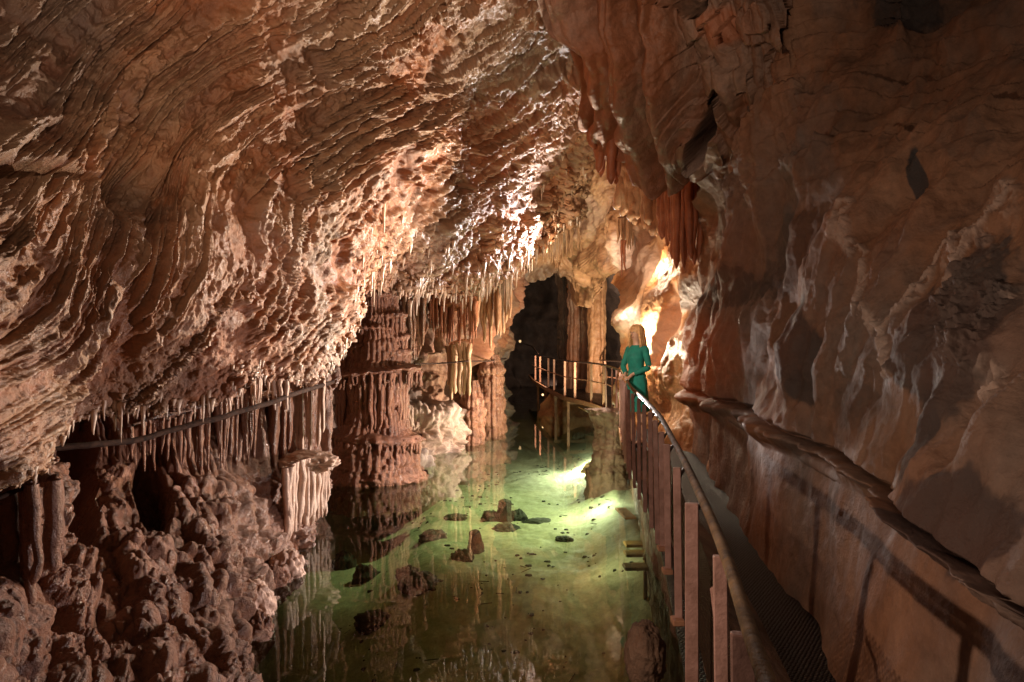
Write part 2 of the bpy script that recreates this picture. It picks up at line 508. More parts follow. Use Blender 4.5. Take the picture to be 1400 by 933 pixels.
def build_left_shore():
    rx_y = [440, 520, 560, 600, 640, 700, 740, 765, 790, 812, 835, 870, 905, 935, 1000, 1120]
    rx_x = [452, 452, 448, 440, 436, 430, 418, 412, 404, 386, 372, 362, 352, 338, 330, 310]
    D = depth_fn([(70, 590, 6.0), (200, 590, 6.6), (330, 555, 7.7), (440, 540, 8.9), (200, 655, 6.3), (330, 655, 7.1), (400, 680, 8.2), (440, 700, 8.9),
                  (90, 740, 5.0), (200, 780, 5.0), (300, 780, 5.5), (100, 933, 3.8), (300, 933, 4.4), (0, 933, 3.4), (0, 700, 4.5), (395, 785, 6.7), (350, 880, 5.2),
                  (-200, 700, 3.4), (-200, 1050, 2.4), (-520, 720, 2.7), (-520, 1080, 2.0), (200, 1100, 3.3), (330, 1100, 3.6), (300, 480, 8.0), (440, 470, 9.4), (60, 500, 6.2), (300, 700, 6.2), (380, 720, 7.5)])
    py1 = axis(455, 1110, 440, 940, 1.0 / RES, 6)
    xr = np.interp(py1, rx_y, rx_x)
    xr = xr + 4 * fbm(np.stack([py1 * .05, py1 * 0, py1 * 0], -1), 1, 3, .5, 6)
    v = np.concatenate([np.linspace(0, .52, 60)[:-1], np.linspace(.52, 1, int(470 * RES))])
    px = -520 + (xr[:, None] + 520) * v[None]
    py = np.broadcast_to(py1[:, None], px.shape).copy()
    Y = coarse(D, px, py)
    P = W(px, py, Y); nrm = normals(P, CAM)
    big = .7 * fbm(P, .8, 3, .5, 41); med = fbm(P, 2.6, 3, .5, 42); fin = fbm(P, 11, 3, .6, 43)
    base = np.interp(px, [0, 100, 200, 330, 400, 450], [640, 640, 650, 655, 655, 640]) + 26 * med
    up = smooth(18, -14, py - base)                                  # organ-pipe wall above, popcorn below
    u = P[..., 0] + P[..., 1] * .75                                  # runs along the wall
    pp = ribs(u + .04 * fin, 3, 4.2)
    gap = smooth(.1, .3, fbm(np.stack([u * 1.5, P[..., 2] * .5, u * 0], -1), 1, 3, .5, 9) + .15)
    d = .22 * big + .05 * med + .008 * fin
    d += up * (.15 * pp * gap + .05 * ribs(u, 8, 11) + .03 * fbm(P * np.array([1, 1, 5.]), 2, 3, .5, 7))
    P = P + nrm * d[..., None]; nrm = renormal(P, nrm, .85); d = 0
    wl = worley(P * np.array([1, 1, .42]) + .06 * med[..., None], 4.6, 4) ; wl2 = worley(P * np.array([1, 1, .62]) + .03 * med[..., None], 9.5, 5); wl3 = worley(P, 19, 6)
    pop = np.sqrt(np.clip(1 - (wl / .66) ** 2, 0, 1)); pop2 = np.sqrt(np.clip(1 - (wl2 / .64) ** 2, 0, 1))
    d += (1 - up) * (.12 * pop * smooth(-.4, .2, med + .1) + .05 * ribs(u, 5, 5) + .052 * pop2 * smooth(-.5, .3, fbm(P, 1.7, 3, .5, 18)) + .024 * np.sqrt(np.clip(1 - (wl3 / .62) ** 2, 0, 1)) * smooth(-.15, .2, fbm(P, 2.2, 3, .5, 28)) + .010 * fbm(P, 16, 3, .6, 17))
    # hanging shelf lines between the popcorn tiers
    tz = P[..., 2] * 2.3 + .5 * fbm(P, 1.2, 3, .5, 19)
    sh = tz - np.floor(tz)
    d += (1 - up) * .05 * np.where(sh > .25, 1 - (sh - .25) / .75 * .9, sh / .25 * 1.0 - .0)
    # dark cleft behind the near pillar
    cleft = smooth(1.1, .4, blob(px, py, 95, 680, 28, 95, -4)); d -= 1.3 * cleft
    d -= .5 * smooth(1.1, .3, blob(px, py, 205, 690, 26, 60, -12))
    crust_glint = np.clip(.45 * smooth(300, 430, px) * (1 - up) * pop + .35 * up * pp * smooth(200, 420, px), 0, 1)
    P = P + nrm * d[..., None]
    o = sheet('left_shore_wall', P, M['flow'], [('right', (-.8, 0, -.3, 1.6))], {'crust_glint': crust_glint})
    tag(o, kind='structure')


build_left_shore()


# ================================================================== generic sculpted pieces
def lathe(name, base, prof, mat, ribn=0, ribamp=.06, lump=.05, lumpscale=4, seg=120, rows=140, squash=1.0, seed=0, pops=0.0, popscale=6, crust_glint=None, parent=None, lean=(0, 0), tiers=0, warp=0):
    """a column turned from (height, radius) pairs and then roughened in the round"""
    prof = np.asarray(prof, float)
    z = np.linspace(prof[0, 0], prof[-1, 0], rows); r = np.interp(z, prof[:, 0], prof[:, 1])
    k = np.hanning(5); k /= k.sum(); r = np.convolve(np.pad(r, 2, 'edge'), k, 'valid'); z0, r0 = z, r
    a = np.linspace(0, 2 * np.pi, seg, endpoint=False)
    Z, A = np.meshgrid(z, a, indexing='ij'); Rr = np.broadcast_to(r[:, None], Z.shape).copy()
    C = np.stack([np.cos(A) * .6, np.sin(A) * .6, Z * 0 + seed], -1)
    if warp:
        dz = warp * (fbm(np.stack([np.cos(A), np.sin(A), Z * .8 + seed], -1), 1.5, 3, .55, seed + 7)) * smooth(0, .5, Z - prof[0, 0])
        Rr = np.interp(Z + dz, z0, r0) * (1 + .22 * fbm(np.stack([np.cos(A), np.sin(A), Z * .9], -1), 1.3, 3, .5, seed + 8))
    t = (Z - prof[0, 0]) / (prof[-1, 0] - prof[0, 0])
    Q = np.stack([np.cos(A) * Rr, np.sin(A) * Rr, Z], -1) + seed * 3.1
    s = Rr / max(r.max(), 1e-6)
    if ribn:
        tier = np.floor(Z * tiers + .5 * fbm(C, 1.2, 2, .5, seed + 5)) if tiers else Z * 0
        wv = A / (2 * np.pi) * ribn + 3.7 * tier + 1.3 * fbm(C, 1.5, 2, .5, seed) + .25 * fbm(Q, 1.2, 2, .5, seed + 2)
        Rr = Rr + ribamp * (np.abs(np.sin(np.pi * wv)) ** .7 - .5) * np.clip(s * 1.3, .2, 1)
    Rr = Rr + lump * fbm(Q, lumpscale, 4, .55, seed + 1) * np.clip(s * 1.5, .15, 1)
    if pops:
        wl = worley(Q, popscale, seed); Rr = Rr + pops * np.sqrt(np.clip(1 - (wl / .78) ** 2, 0, 1)) * np.clip(s * 1.3, .1, 1)
    Rr = np.maximum(Rr, .001)
    base = np.asarray(base, float)
    V = np.stack([base[0] + np.cos(A) * Rr + lean[0] * t, base[1] + np.sin(A) * Rr * squash + lean[1] * t, base[2] + Z], -1)
    nr, nc = Z.shape
    f = quads(nr, nc, True)
    att = {'crust_glint': np.zeros(Z.shape)}
    if crust_glint is not None: att['crust_glint'] = crust_glint(Z, A, Q)
    return link_mesh(name, V, f, mat, parent, att)


def pipes(name, top, drop, rad, mat, seed=0, seg=9, rows=26, parent=None, taper=.25, wob=.25, root=True, depth_jit=.06):
    """a row of tapering drip pipes that have grown together into one curtain"""
    rg = np.random.default_rng(seed)
    V, Fc, n = [], [], 0
    for (x, y, z), L, r0 in zip(top, drop, rad):
        t = np.linspace(0, 1, rows)
        r = r0 * (1 - (1 - taper) * t ** 1.6) * (1 + wob * np.interp(t, np.linspace(0, 1, 9), rg.normal(size=9) * .5))
        r[-1] *= .25; r[-2] *= .7
        a = np.linspace(0, 2 * np.pi, seg, endpoint=False)
        jx = np.interp(t, np.linspace(0, 1, 5), rg.normal(size=5)) * r0 * .25
        jy = rg.normal() * depth_jit
        X = x + jx[:, None] + np.cos(a)[None] * r[:, None]; Yy = y + jy + np.sin(a)[None] * r[:, None]
        Z = np.broadcast_to((z - L * t)[:, None], X.shape)
        V.append(np.stack([X, Yy, Z], -1).reshape(-1, 3)); Fc.append(quads(rows, seg, True) + n); n += rows * seg
    # the pipes hang from one common root along their tops
    T = np.asarray(top, float); rm = float(np.max(rad))
    if root and len(T) > 1:
        mb = MB(); mb.tube(T + np.array([0, .8 * rm, 0]), rm * .9, 8, jit=.3)
        V.append(np.concatenate(mb.V)); q = np.array([f for f in mb.Fq if len(f) == 4], int); Fc.append(q + n)
    return link_mesh(name, np.concatenate(V), np.concatenate(Fc), mat, parent)


def boulder(name, c, r, mat, seed=0, sub=40, amp=.35, fr=1.6, parent=None, flat=1.0, pops=0):
    a = np.linspace(0, 2 * np.pi, sub * 2, endpoint=False); b = np.linspace(-np.pi / 2, np.pi / 2, sub)
    B, A = np.meshgrid(b, a, indexing='ij')
    d = np.stack([np.cos(B) * np.cos(A), np.cos(B) * np.sin(A), np.sin(B)], -1)
    k = 1 + amp * fbm(d, fr, 5, .55, seed)
    if pops: k = k + pops * np.sqrt(np.clip(1 - (worley(d, 3.2, seed) / .78) ** 2, 0, 1))
    r = np.asarray(r, float) * np.ones(3)
    V = np.asarray(c) + d * k[..., None] * r
    V[..., 2] = np.where(V[..., 2] < c[2], c[2] + (V[..., 2] - c[2]) * flat, V[..., 2])
    return link_mesh(name, V, quads(sub, sub * 2, True), mat, parent)


# ================================================================== 3. far left wall behind the tower
def build_far_left():
    D = depth_fn([(560, 400, 13), (600, 450, 13.8), (690, 450, 17.2), (692, 580, 17.6), (600, 622, 13.3), (566, 652, 11.6), (450, 668, 12.6), (480, 500, 13.2),
                  (600, 510, 14.4), (640, 530, 15.4), (600, 568, 13.4), (650, 560, 15.2), (640, 605, 15.0), (450, 400, 11.8), (700, 350, 16.5), (560, 330, 12), (450, 730, 12.2), (600, 700, 12.4), (700, 640, 16.6), (560, 560, 13.2)])
    py1 = axis(300, 700, 330, 680, 1.0 / RES, 6)
    xr = np.interp(py1, [300, 345, 400, 440, 500, 560, 575, 700], [735, 718, 700, 694, 690, 694, 697, 700]) + 5 * fbm(np.stack([py1 * .06, py1 * 0, py1 * 0], -1), 1, 4, .6, 16)
    v = np.linspace(0, 1, int(280 * RES))
    px = 420 + (xr[:, None] - 420) * v[None]; py = np.broadcast_to(py1[:, None], px.shape).copy()
    Y = coarse(D, px, py); P = W(px, py, Y); n = normals(P, CAM)
    d = .35 * fbm(P, .9, 4, .55, 51) + .12 * fbm(P, 3, 4, .6, 52)
    low = smooth(545, 575, py - .12 * (px - 560) * -1)
    shelf = np.exp(-((py - (572 - .10 * (px - 560))) / 9) ** 2)
    d += .06 * shelf + low * (.14 * fbm(P, 2.2, 5, .6, 58) + .06 * (1 - worley(P, 5.0, 7)) + .03 * ribs(P[..., 0] + P[..., 1] * .6, 4, 9))
    up = smooth(500, 470, py)
    d += up * .16 * ribs(P[..., 0] + P[..., 1] * .4, 9, 3.2)
    P = P + n * d[..., None]
    P = P + n * d[..., None]; n = renormal(P, n); d = .03 * fbm(P, 10, 4, .65, 57)
    crust_glint = np.clip(low * (.5 + .8 * fbm(P, 2, 4, .6, 55)) * smooth(700, 640, px + .0 * py), 0, 1) + .35 * shelf
    o = sheet('far_left_wall', P, M['wall'], [('right', (-.4, 0, 0, 3))], {'crust_glint': np.clip(crust_glint, 0, 1), 'rust': .35 * up * smooth(.0, .3, fbm(P, 1.1, 3, .5, 56) + .1)})
    tag(o, kind='structure')


build_far_left()


def px_profile(cx, Y, rows):
    """(height, half width) pairs measured in the survey picture become metres"""
    k = Y / F
    b = W(cx, rows[0][0], Y)
    return b, [((rows[0][0] - py) * k, hw * k) for py, hw in rows]


b, pr = px_profile(511, 10.9, [(690, 66), (668, 62), (640, 56), (618, 52), (600, 50), (585, 44), (560, 40), (524, 42), (508, 44), (496, 40), (470, 36), (445, 30), (420, 27), (396, 25), (360, 18)])
tower = lathe('flowstone_tower', b, pr, M['flow'], ribn=40, tiers=3, warp=.1, ribamp=.05, lump=.12, lumpscale=2.6, seg=300, rows=320, squash=.85, seed=4, pops=.09, popscale=4.6)
tag(tower, 'tall tiered flowstone tower with mushroom caps rising from the far left shore', 'flowstone')


def tower_tiers():
    rg = np.random.default_rng(91); k = 10.9 / F
    # (centre px, cap py, half width, cap half height, skirt bottom py, pipes, pipe radius)
    T = [(509, 404, 30, 10, 424, 34, 2.3), (500, 424, 27, 9, 446, 30, 2.3), (526, 432, 28, 9, 460, 30, 2.4), (505, 448, 36, 10, 474, 40, 2.4), (535, 462, 22, 10, 492, 26, 2.4), (494, 474, 34, 10, 500, 40, 2.5),
         (523, 484, 36, 10, 506, 40, 2.4), (511, 508, 61, 9, 528, 78, 2.4), (508, 522, 47, 8, 582, 52, 3.0), (512, 596, 63, 13, 619, 74, 2.6), (506, 618, 57, 9, 650, 56, 3.4), (522, 648, 58, 12, 676, 44, 4.0)]
    for q, (cx, cy, hw, hh, bot, n, pr_) in enumerate(T):
        c = W(cx, cy, 10.9)
        a = np.linspace(0, 2 * np.pi, 110, endpoint=False); bb = np.linspace(-np.pi / 2, np.pi / 2, 34)
        Bq, A = np.meshgrid(bb, a, indexing='ij')
        d = np.stack([np.cos(Bq) * np.cos(A), np.cos(Bq) * np.sin(A), np.sin(Bq)], -1)
        kk = 1 + .20 * fbm(d, 1.5, 4, .55, 200 + q)
        V = c + d * kk[..., None] * np.array([hw * k, hw * k * .85, hh * k])
        V[..., 2] += .05 * np.cos(A) * np.cos(Bq) * rg.normal() + .035 * fbm(V, 5, 4, .6, 220 + q)
        V[..., :2] += (.05 * np.abs(np.sin(A * 13 + 2 * fbm(d, 2, 2, .5, q))) * np.cos(Bq))[..., None] * d[..., :2]
        link_mesh('cap', V.reshape(-1, 3), quads(34, 110, True), M['flow'], tower)
        an = np.linspace(0, 2 * np.pi, n, endpoint=False) + rg.normal(size=n) * .04
        R_ = hw * k * (.95 + .05 * rg.normal(size=n) * .6) * (1 + .20 * fbm(np.stack([np.cos(an), np.sin(an), an * 0], -1), 1.5, 4, .55, 200 + q))
        top = np.stack([c[0] + np.cos(an) * R_, c[1] + np.sin(an) * R_ * .85, np.full(n, c[2])], 1)
        L = (bot - cy) * k * (.7 + .45 * rg.random(n))
        pipes('drip_skirt', top, L, pr_ * k * (.7 + .7 * rg.random(n)), M['flow'], seed=300 + q, parent=tower, seg=7, rows=14, taper=.45, depth_jit=.01)


tower_tiers()


def curtain_group(name, label, pts, Y, mat, seed, rpx, n, cat='drapery', dome=None, taper=.25, jit=.1, root=True, vary=.25):
    """pts: (px, py_top, py_bottom) along the curtain, resampled to n pipes"""
    pts = np.asarray(pts, float); rg = np.random.default_rng(seed)
    u = np.clip(np.linspace(0, 1, n) + rg.normal(size=n) * .35 / n, 0, 1); s = np.linspace(0, 1, len(pts))
    px, a, b_ = [np.interp(u, s, pts[:, i]) for i in range(3)]
    Yv = np.interp(u, s, np.broadcast_to(np.asarray(Y, float), (len(pts),))) if np.ndim(Y) else np.full(n, Y)
    b_ = b_ - (b_ - a) * vary * rg.random(n) ** 1.5
    k = Yv / F
    T = W(px, a, Yv)
    o = pipes(name, T, (b_ - a) * k, rpx * k * (.7 + .6 * rg.random(n)), mat, seed=seed, taper=taper, depth_jit=jit, root=root)
    if label: tag(o, label, cat)
    return o


red = curtain_group('red_drapery', 'rust red ribbed drapery dome hanging right of the flowstone tower', [(586, 412, 440), (594, 404, 462), (606, 400, 470), (620, 399, 474), (634, 402, 476), (646, 408, 478), (652, 416, 450)], 13.0, M['red'], 21, 2.8, 26, jit=.06)
c = W(619, 408, 13.15)
boulder('drapery_dome', c, (.44, .3, .26), M['red'], 5, 60, .25, 2.5, parent=red)
curtain_group('tan_drapery', 'tan folded drapery hanging between the red dome and the white dripstone', [(650, 372, 440), (660, 372, 472), (668, 374, 482), (676, 376, 470), (684, 378, 462), (692, 380, 450), (698, 380, 440)], 14.2, M['tan'], 22, 3.6, 13, taper=.5)
curtain_group('tan_drapery', 'narrow tan drapery beside the top of the flowstone tower', [(552, 396, 470), (560, 394, 492), (568, 396, 500), (578, 398, 486)], 12.6, M['flow'], 23, 3.6, 9, taper=.4)
curtain_group('cave_column', 'cluster of thin pipe columns standing under the red drapery dome', [(612, 474, 540), (622, 470, 552), (632, 468, 556), (642, 470, 545)], 13.7, M['tan'], 24, 4.2, 6, 'column', taper=.8)
b, pr = px_profile(672, 15.6, [(600, 14), (590, 16), (575, 15), (560, 13), (545, 14), (530, 11), (515, 12), (505, 14), (498, 10), (485, 7)])
tag(lathe('stalagmite', b, pr, M['flow'], 14, .05, .08, 4, 110, 160, 1, 8, .08, 6), 'lumpy brown stalagmite stack at the waterline near the tunnel mouth', 'stalagmite')
b, pr = px_profile(646, 14.6, [(615, 12), (600, 13), (585, 11), (565, 12), (550, 11), (535, 8), (520, 6)])
tag(lathe('stalagmite', b, pr, M['flow'], 12, .05, .08, 4, 110, 160, 1, 9, .08, 6), 'short knobbly stalagmite on the pale shore under the pipe columns', 'stalagmite')
curtain_group('white_dripstone', 'bright white drip curtain hanging from the roof edge left of the tunnel', [(681, 338, 378), (686, 334, 450), (690, 332, 468), (694, 330, 430), (698, 328, 415), (703, 326, 388)], 11.9, M['straw'], 25, 2.6, 9, taper=.3, jit=.05)
curtain_group('white_dripstone', 'thin pale drip pair hanging from the roof right of the white curtain', [(716, 320, 368), (722, 318, 382), (727, 316, 376), (733, 312, 350)], 13.8, M['straw'], 26, 1.4, 6, taper=.3, jit=.05)

# near-left columns, pale apron and pillar
curtain_group('cave_column', 'pale banded pipe columns standing over the white apron on the left shore', [(404, 520, 625), (413, 518, 630), (423, 516, 628), (433, 512, 626), (443, 506, 618)], 8.15, M['flow_pale'], 31, 4.0, 6, 'column', taper=.85, jit=.04)
apr = curtain_group('flowstone_apron', 'cream ribbed flowstone apron reaching down to the water on the left shore', [(392, 640, 740), (400, 632, 738), (412, 628, 734), (424, 626, 724), (436, 624, 712), (448, 624, 708)], [7.25, 7.4, 7.6, 7.75, 7.95, 8.15], M['flow_pale'], 32, 4.8, 26, 'flowstone', taper=.8, jit=.04, root=False)
boulder('apron_cap', W(420, 632, 7.95), (.36, .3, .13), M['flow_pale'], 6, 50, .3, 3, parent=apr)
boulder('orange_knob', W(405, 574, 8.3), (.05, .05, .10), M['orange'], 7, 30, .2, 2)
tag(bpy.data.objects['orange_knob'], 'small orange knob on the left columns above the pale apron', 'flowstone')
pil = curtain_group('cave_pillar', 'broad dark pillar of fused drip pipes at the far left edge', [(-30, 640, 840), (-12, 645, 842), (4, 648, 842), (20, 652, 838), (36, 655, 836), (50, 655, 828), (62, 660, 800)], 3.85, M['flow'], 33, 10, 10, 'pillar', taper=.8, jit=.1)


def near_pipes(lbl, pts, Y, seed, rpx, n, mat='flow'):
    curtain_group('drip_pipes', lbl, pts, Y, M[mat], seed, rpx, n, taper=.35, jit=.12, vary=.5)


near_pipes('long row of thin brown drip pipes under the roof edge above the popcorn slope', [(180, 585, 640), (215, 572, 650), (250, 566, 640), (285, 556, 660), (320, 540, 655), (350, 528, 650)], [6.0, 6.2, 6.4, 6.7, 7.1, 7.4], 41, 3.2, 34)
near_pipes('short thick drip pipes behind the cable left of the pale columns', [(300, 560, 650), (330, 548, 665), (360, 540, 660), (395, 535, 650)], [7.0, 7.3, 7.6, 7.9], 42, 5.0, 15)
near_pipes('pale drip pipes catching light just under the roof edge', [(285, 520, 570), (310, 516, 574), (335, 508, 560), (365, 512, 562), (392, 520, 570)], [6.3, 6.5, 6.7, 6.9, 7.1], 43, 3.0, 20, 'flow_pale')


# popcorn lumps along the water's edge, pale and wet
for i, (x, y, rx_, Y, m_) in enumerate([(345, 835, 26, 5.5, 'flow_pale'), (352, 862, 18, 5.2, 'flow'), (392, 782, 20, 6.4, 'flow_pale'), (374, 800, 18, 6.2, 'flow')]):
    boulder('shore_lump', W(x, y, Y), rx_ / F * Y * np.array([1, .9, 1.25]), M[m_], 60 + i, 60, .4, 2.2, pops=.25)
    tag(bpy.data.objects['shore_lump' + ('' if i == 0 else '.%03d' % i)], ['wet pale lump of flowstone dipping into the water on the near left shore', 'brown lump below the wet pale lump at the near water edge',
        'pale lump under the cream apron at the waterline', 'dark lump between the cream apron and the wet pale lump'][i], 'flowstone lump', 'flowstone lumps along the left waterline')


# ================================================================== 4. tunnel and the rear arch
def build_rear():
    # back of the tunnel
    px1 = axis(560, 1010, 600, 960, 3, 10); py1 = axis(230, 640, 300, 620, 3, 10)
    px, py = np.meshgrid(px1, py1)
    Y = 33 - 9 * smooth(.6, 1.6, blob(px, py, 742, 470, 80, 130))
    P = W(px, py, Y)
    P = P + normals(P, CAM) * (1.6 * fbm(P, .35, 5, .55, 61))[..., None]
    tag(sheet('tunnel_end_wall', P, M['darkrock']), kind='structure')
    # arch above the mouth
    D = depth_fn([(690, 420, 17), (700, 300, 15.8), (760, 330, 17.5), (760, 250, 15.5), (830, 230, 14.5), (870, 300, 13.6), (900, 330, 12.8), (790, 400, 18.5), (840, 360, 15), (950, 250, 12), (950, 380, 12.2), (800, 100, 13)])
    px1 = axis(640, 980, 640, 980, 1.1 / RES, 3)
    yb = np.interp(px1, [640, 690, 697, 706, 722, 740, 757, 772, 783, 792, 812, 830, 845, 980], [470, 450, 425, 404, 388, 384, 372, 378, 398, 420, 420, 380, 372, 380])
    yb = yb + 5 * fbm(np.stack([px1 * .12, px1 * 0, px1 * 0], -1), 1, 3, .6, 66)
    v = np.linspace(0, 1, int(270 * RES)); py = 120 + (yb[None] - 120) * v[:, None]; px = np.broadcast_to(px1[None], py.shape).copy()
    Y = coarse(D, px, py); P = W(px, py, Y); n = normals(P, CAM)
    d = .5 * fbm(P, .7, 4, .55, 62) + .16 * fbm(P * np.array([1, 1, .35]), 3, 4, .6, 63)
    d += .22 * ribs(P[..., 0] + .15 * P[..., 1], 12, 2.6) * smooth(-.2, .3, fbm(P, .9, 2, .5, 67)) + .12 * (1 - worley(P, 5, 9)) * smooth(830, 880, px)
    P = P + n * d[..., None]; n = renormal(P, n, .5); P = P + n * (.05 * fbm(P, 8, 4, .65, 65))[..., None]
    cr = smooth(1.15, .5, blob(px, py, 875, 345, 38, 34) + .6 * fbm(P, 2, 3, .5, 68)) + .5 * smooth(1.1, .6, blob(px, py, 780, 300, 70, 34, -30) + .6 * fbm(P, 2.2, 3, .5, 69))
    o = sheet('rear_arch', P, M['tan'], [('bottom', (0, 5, 1.0))], {'crust_glint': np.clip(cr, 0, 1), 'stain_dark': .65 * smooth(1.2, .6, blob(px, py, 735, 385, 52, 26, -20) + .4 * d)})
    tag(o, kind='structure')


build_rear()
b, pr = px_profile(816, 18.6, [(560, 15), (520, 13), (480, 11.5), (430, 12), (390, 12.5), (350, 13), (320, 15), (290, 19), (270, 24)])
tag(lathe('cave_column', b, pr, M['tan'], 9, .05, .09, 3, 120, 220, 1, 14), 'tall smooth tan column from roof to deck right of the tunnel', 'column')
b, pr = px_profile(790, 20.2, [(600, 17), (520, 15), (450, 14), (425, 13), (418, 15), (395, 13), (360, 14), (330, 16), (300, 20), (280, 26)])
tag(lathe('cave_column', b, pr, M['grey'], 11, .06, .12, 2.5, 120, 220, 1, 15), 'grey brown column framing the dark tunnel on its right', 'column')
b, pr = px_profile(772, 21.5, [(600, 10), (520, 9), (450, 9), (400, 8), (370, 12)])
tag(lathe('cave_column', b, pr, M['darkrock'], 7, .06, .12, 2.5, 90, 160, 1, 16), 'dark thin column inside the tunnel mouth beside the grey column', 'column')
curtain_group('hanging_fringe', 'fringe of small tan drips hanging above the tunnel arch', [(738, 330, 352), (752, 326, 358), (768, 318, 362), (782, 300, 352), (796, 290, 345)], 16.2, M['tan'], 51, 2.0, 20)
curtain_group('hanging_fringe', 'tan drips hanging above the brightly lit niche', [(846, 300, 332), (858, 296, 345), (868, 296, 340), (880, 300, 338)], 13.4, M['tan'], 52, 2.6, 13)
curtain_group('dripstone', 'single brown dripstone hanging left of the bright niche', [(849, 330, 383), (853, 330, 386)], 13.0, M['red'], 53, 2.4, 2)


# ================================================================== 5. lit rock mass behind the visitor
def build_niche():
    D = depth_fn([(852, 480, 11.7), (868, 462, 11.3), (842, 440, 11.9), (840, 400, 13.4), (872, 430, 11.2), (880, 400, 11.6), (900, 400, 10.9), (915, 470, 10.6), (900, 540, 10.5), (960, 380, 9.6), (940, 430, 10.2), (950, 330, 10.4), (900, 340, 11.8),
                  (830, 560, 13.5), (870, 600, 12.0), (930, 620, 9.4), (985, 500, 8.2), (985, 300, 8.6), (985, 620, 7.8), (960, 540, 9.2), (820, 470, 15.0), (820, 350, 15.5)])
    py1 = axis(318, 660, 318, 660, 1.0 / RES, 3)
    xl = np.interp(py1, [318, 345, 375, 388, 396, 410, 422, 430, 438, 446, 456, 490, 510, 530, 560, 600, 660], [905, 880, 842, 838, 846, 850, 846, 838, 836, 840, 847, 850, 846, 842, 842, 844, 846]) + 3 * fbm(np.stack([py1 * .08, py1 * 0, py1 * 0], -1), 1, 3, .6, 71)
    v = np.linspace(0, 1, int(210 * RES)); px = xl[:, None] + (1010 - xl[:, None]) * v[None]; py = np.broadcast_to(py1[:, None], px.shape).copy()
    Y = coarse(D, px, py); P = W(px, py, Y); n = normals(P, CAM)
    d = .32 * fbm(P, .8, 4, .5, 72)
    # flowing smooth lobes with scooped hollows between
    q = .8 * (px - 880) / 40 + .35 * np.sin((py - 400) / 34.0) + .4 * fbm(P, 1.2, 2, .5, 75)
    d += .28 * np.abs(np.sin(q * 1.5)) * smooth(860, 890, px)
    d -= .2 * smooth(1.2, .2, blob(px, py, 866, 462, 24, 34))           # the lamp niche
    d -= .5 * smooth(1.1, .3, blob(px, py, 928, 455, 13, 70, 8))
    P = P + n * d[..., None]; n = renormal(P, n, .5); P = P + n * (.045 * fbm(P, 5, 5, .6, 78))[..., None]
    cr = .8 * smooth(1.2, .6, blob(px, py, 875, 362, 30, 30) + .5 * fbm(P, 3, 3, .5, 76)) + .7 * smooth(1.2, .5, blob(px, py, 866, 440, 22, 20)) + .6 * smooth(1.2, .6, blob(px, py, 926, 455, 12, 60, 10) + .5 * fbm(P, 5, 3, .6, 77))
    st = .7 * smooth(1.15, .8, blob(px, py, 968, 405, 30, 26, -20))
    tag(sheet('niche_rock', P, M['orange'], [('left', (.5, 0, 0, 2.6))], {'crust_glint': np.clip(cr, 0, 1), 'stain_dark': np.clip(st, 0, 1)}), kind='structure')


build_niche()


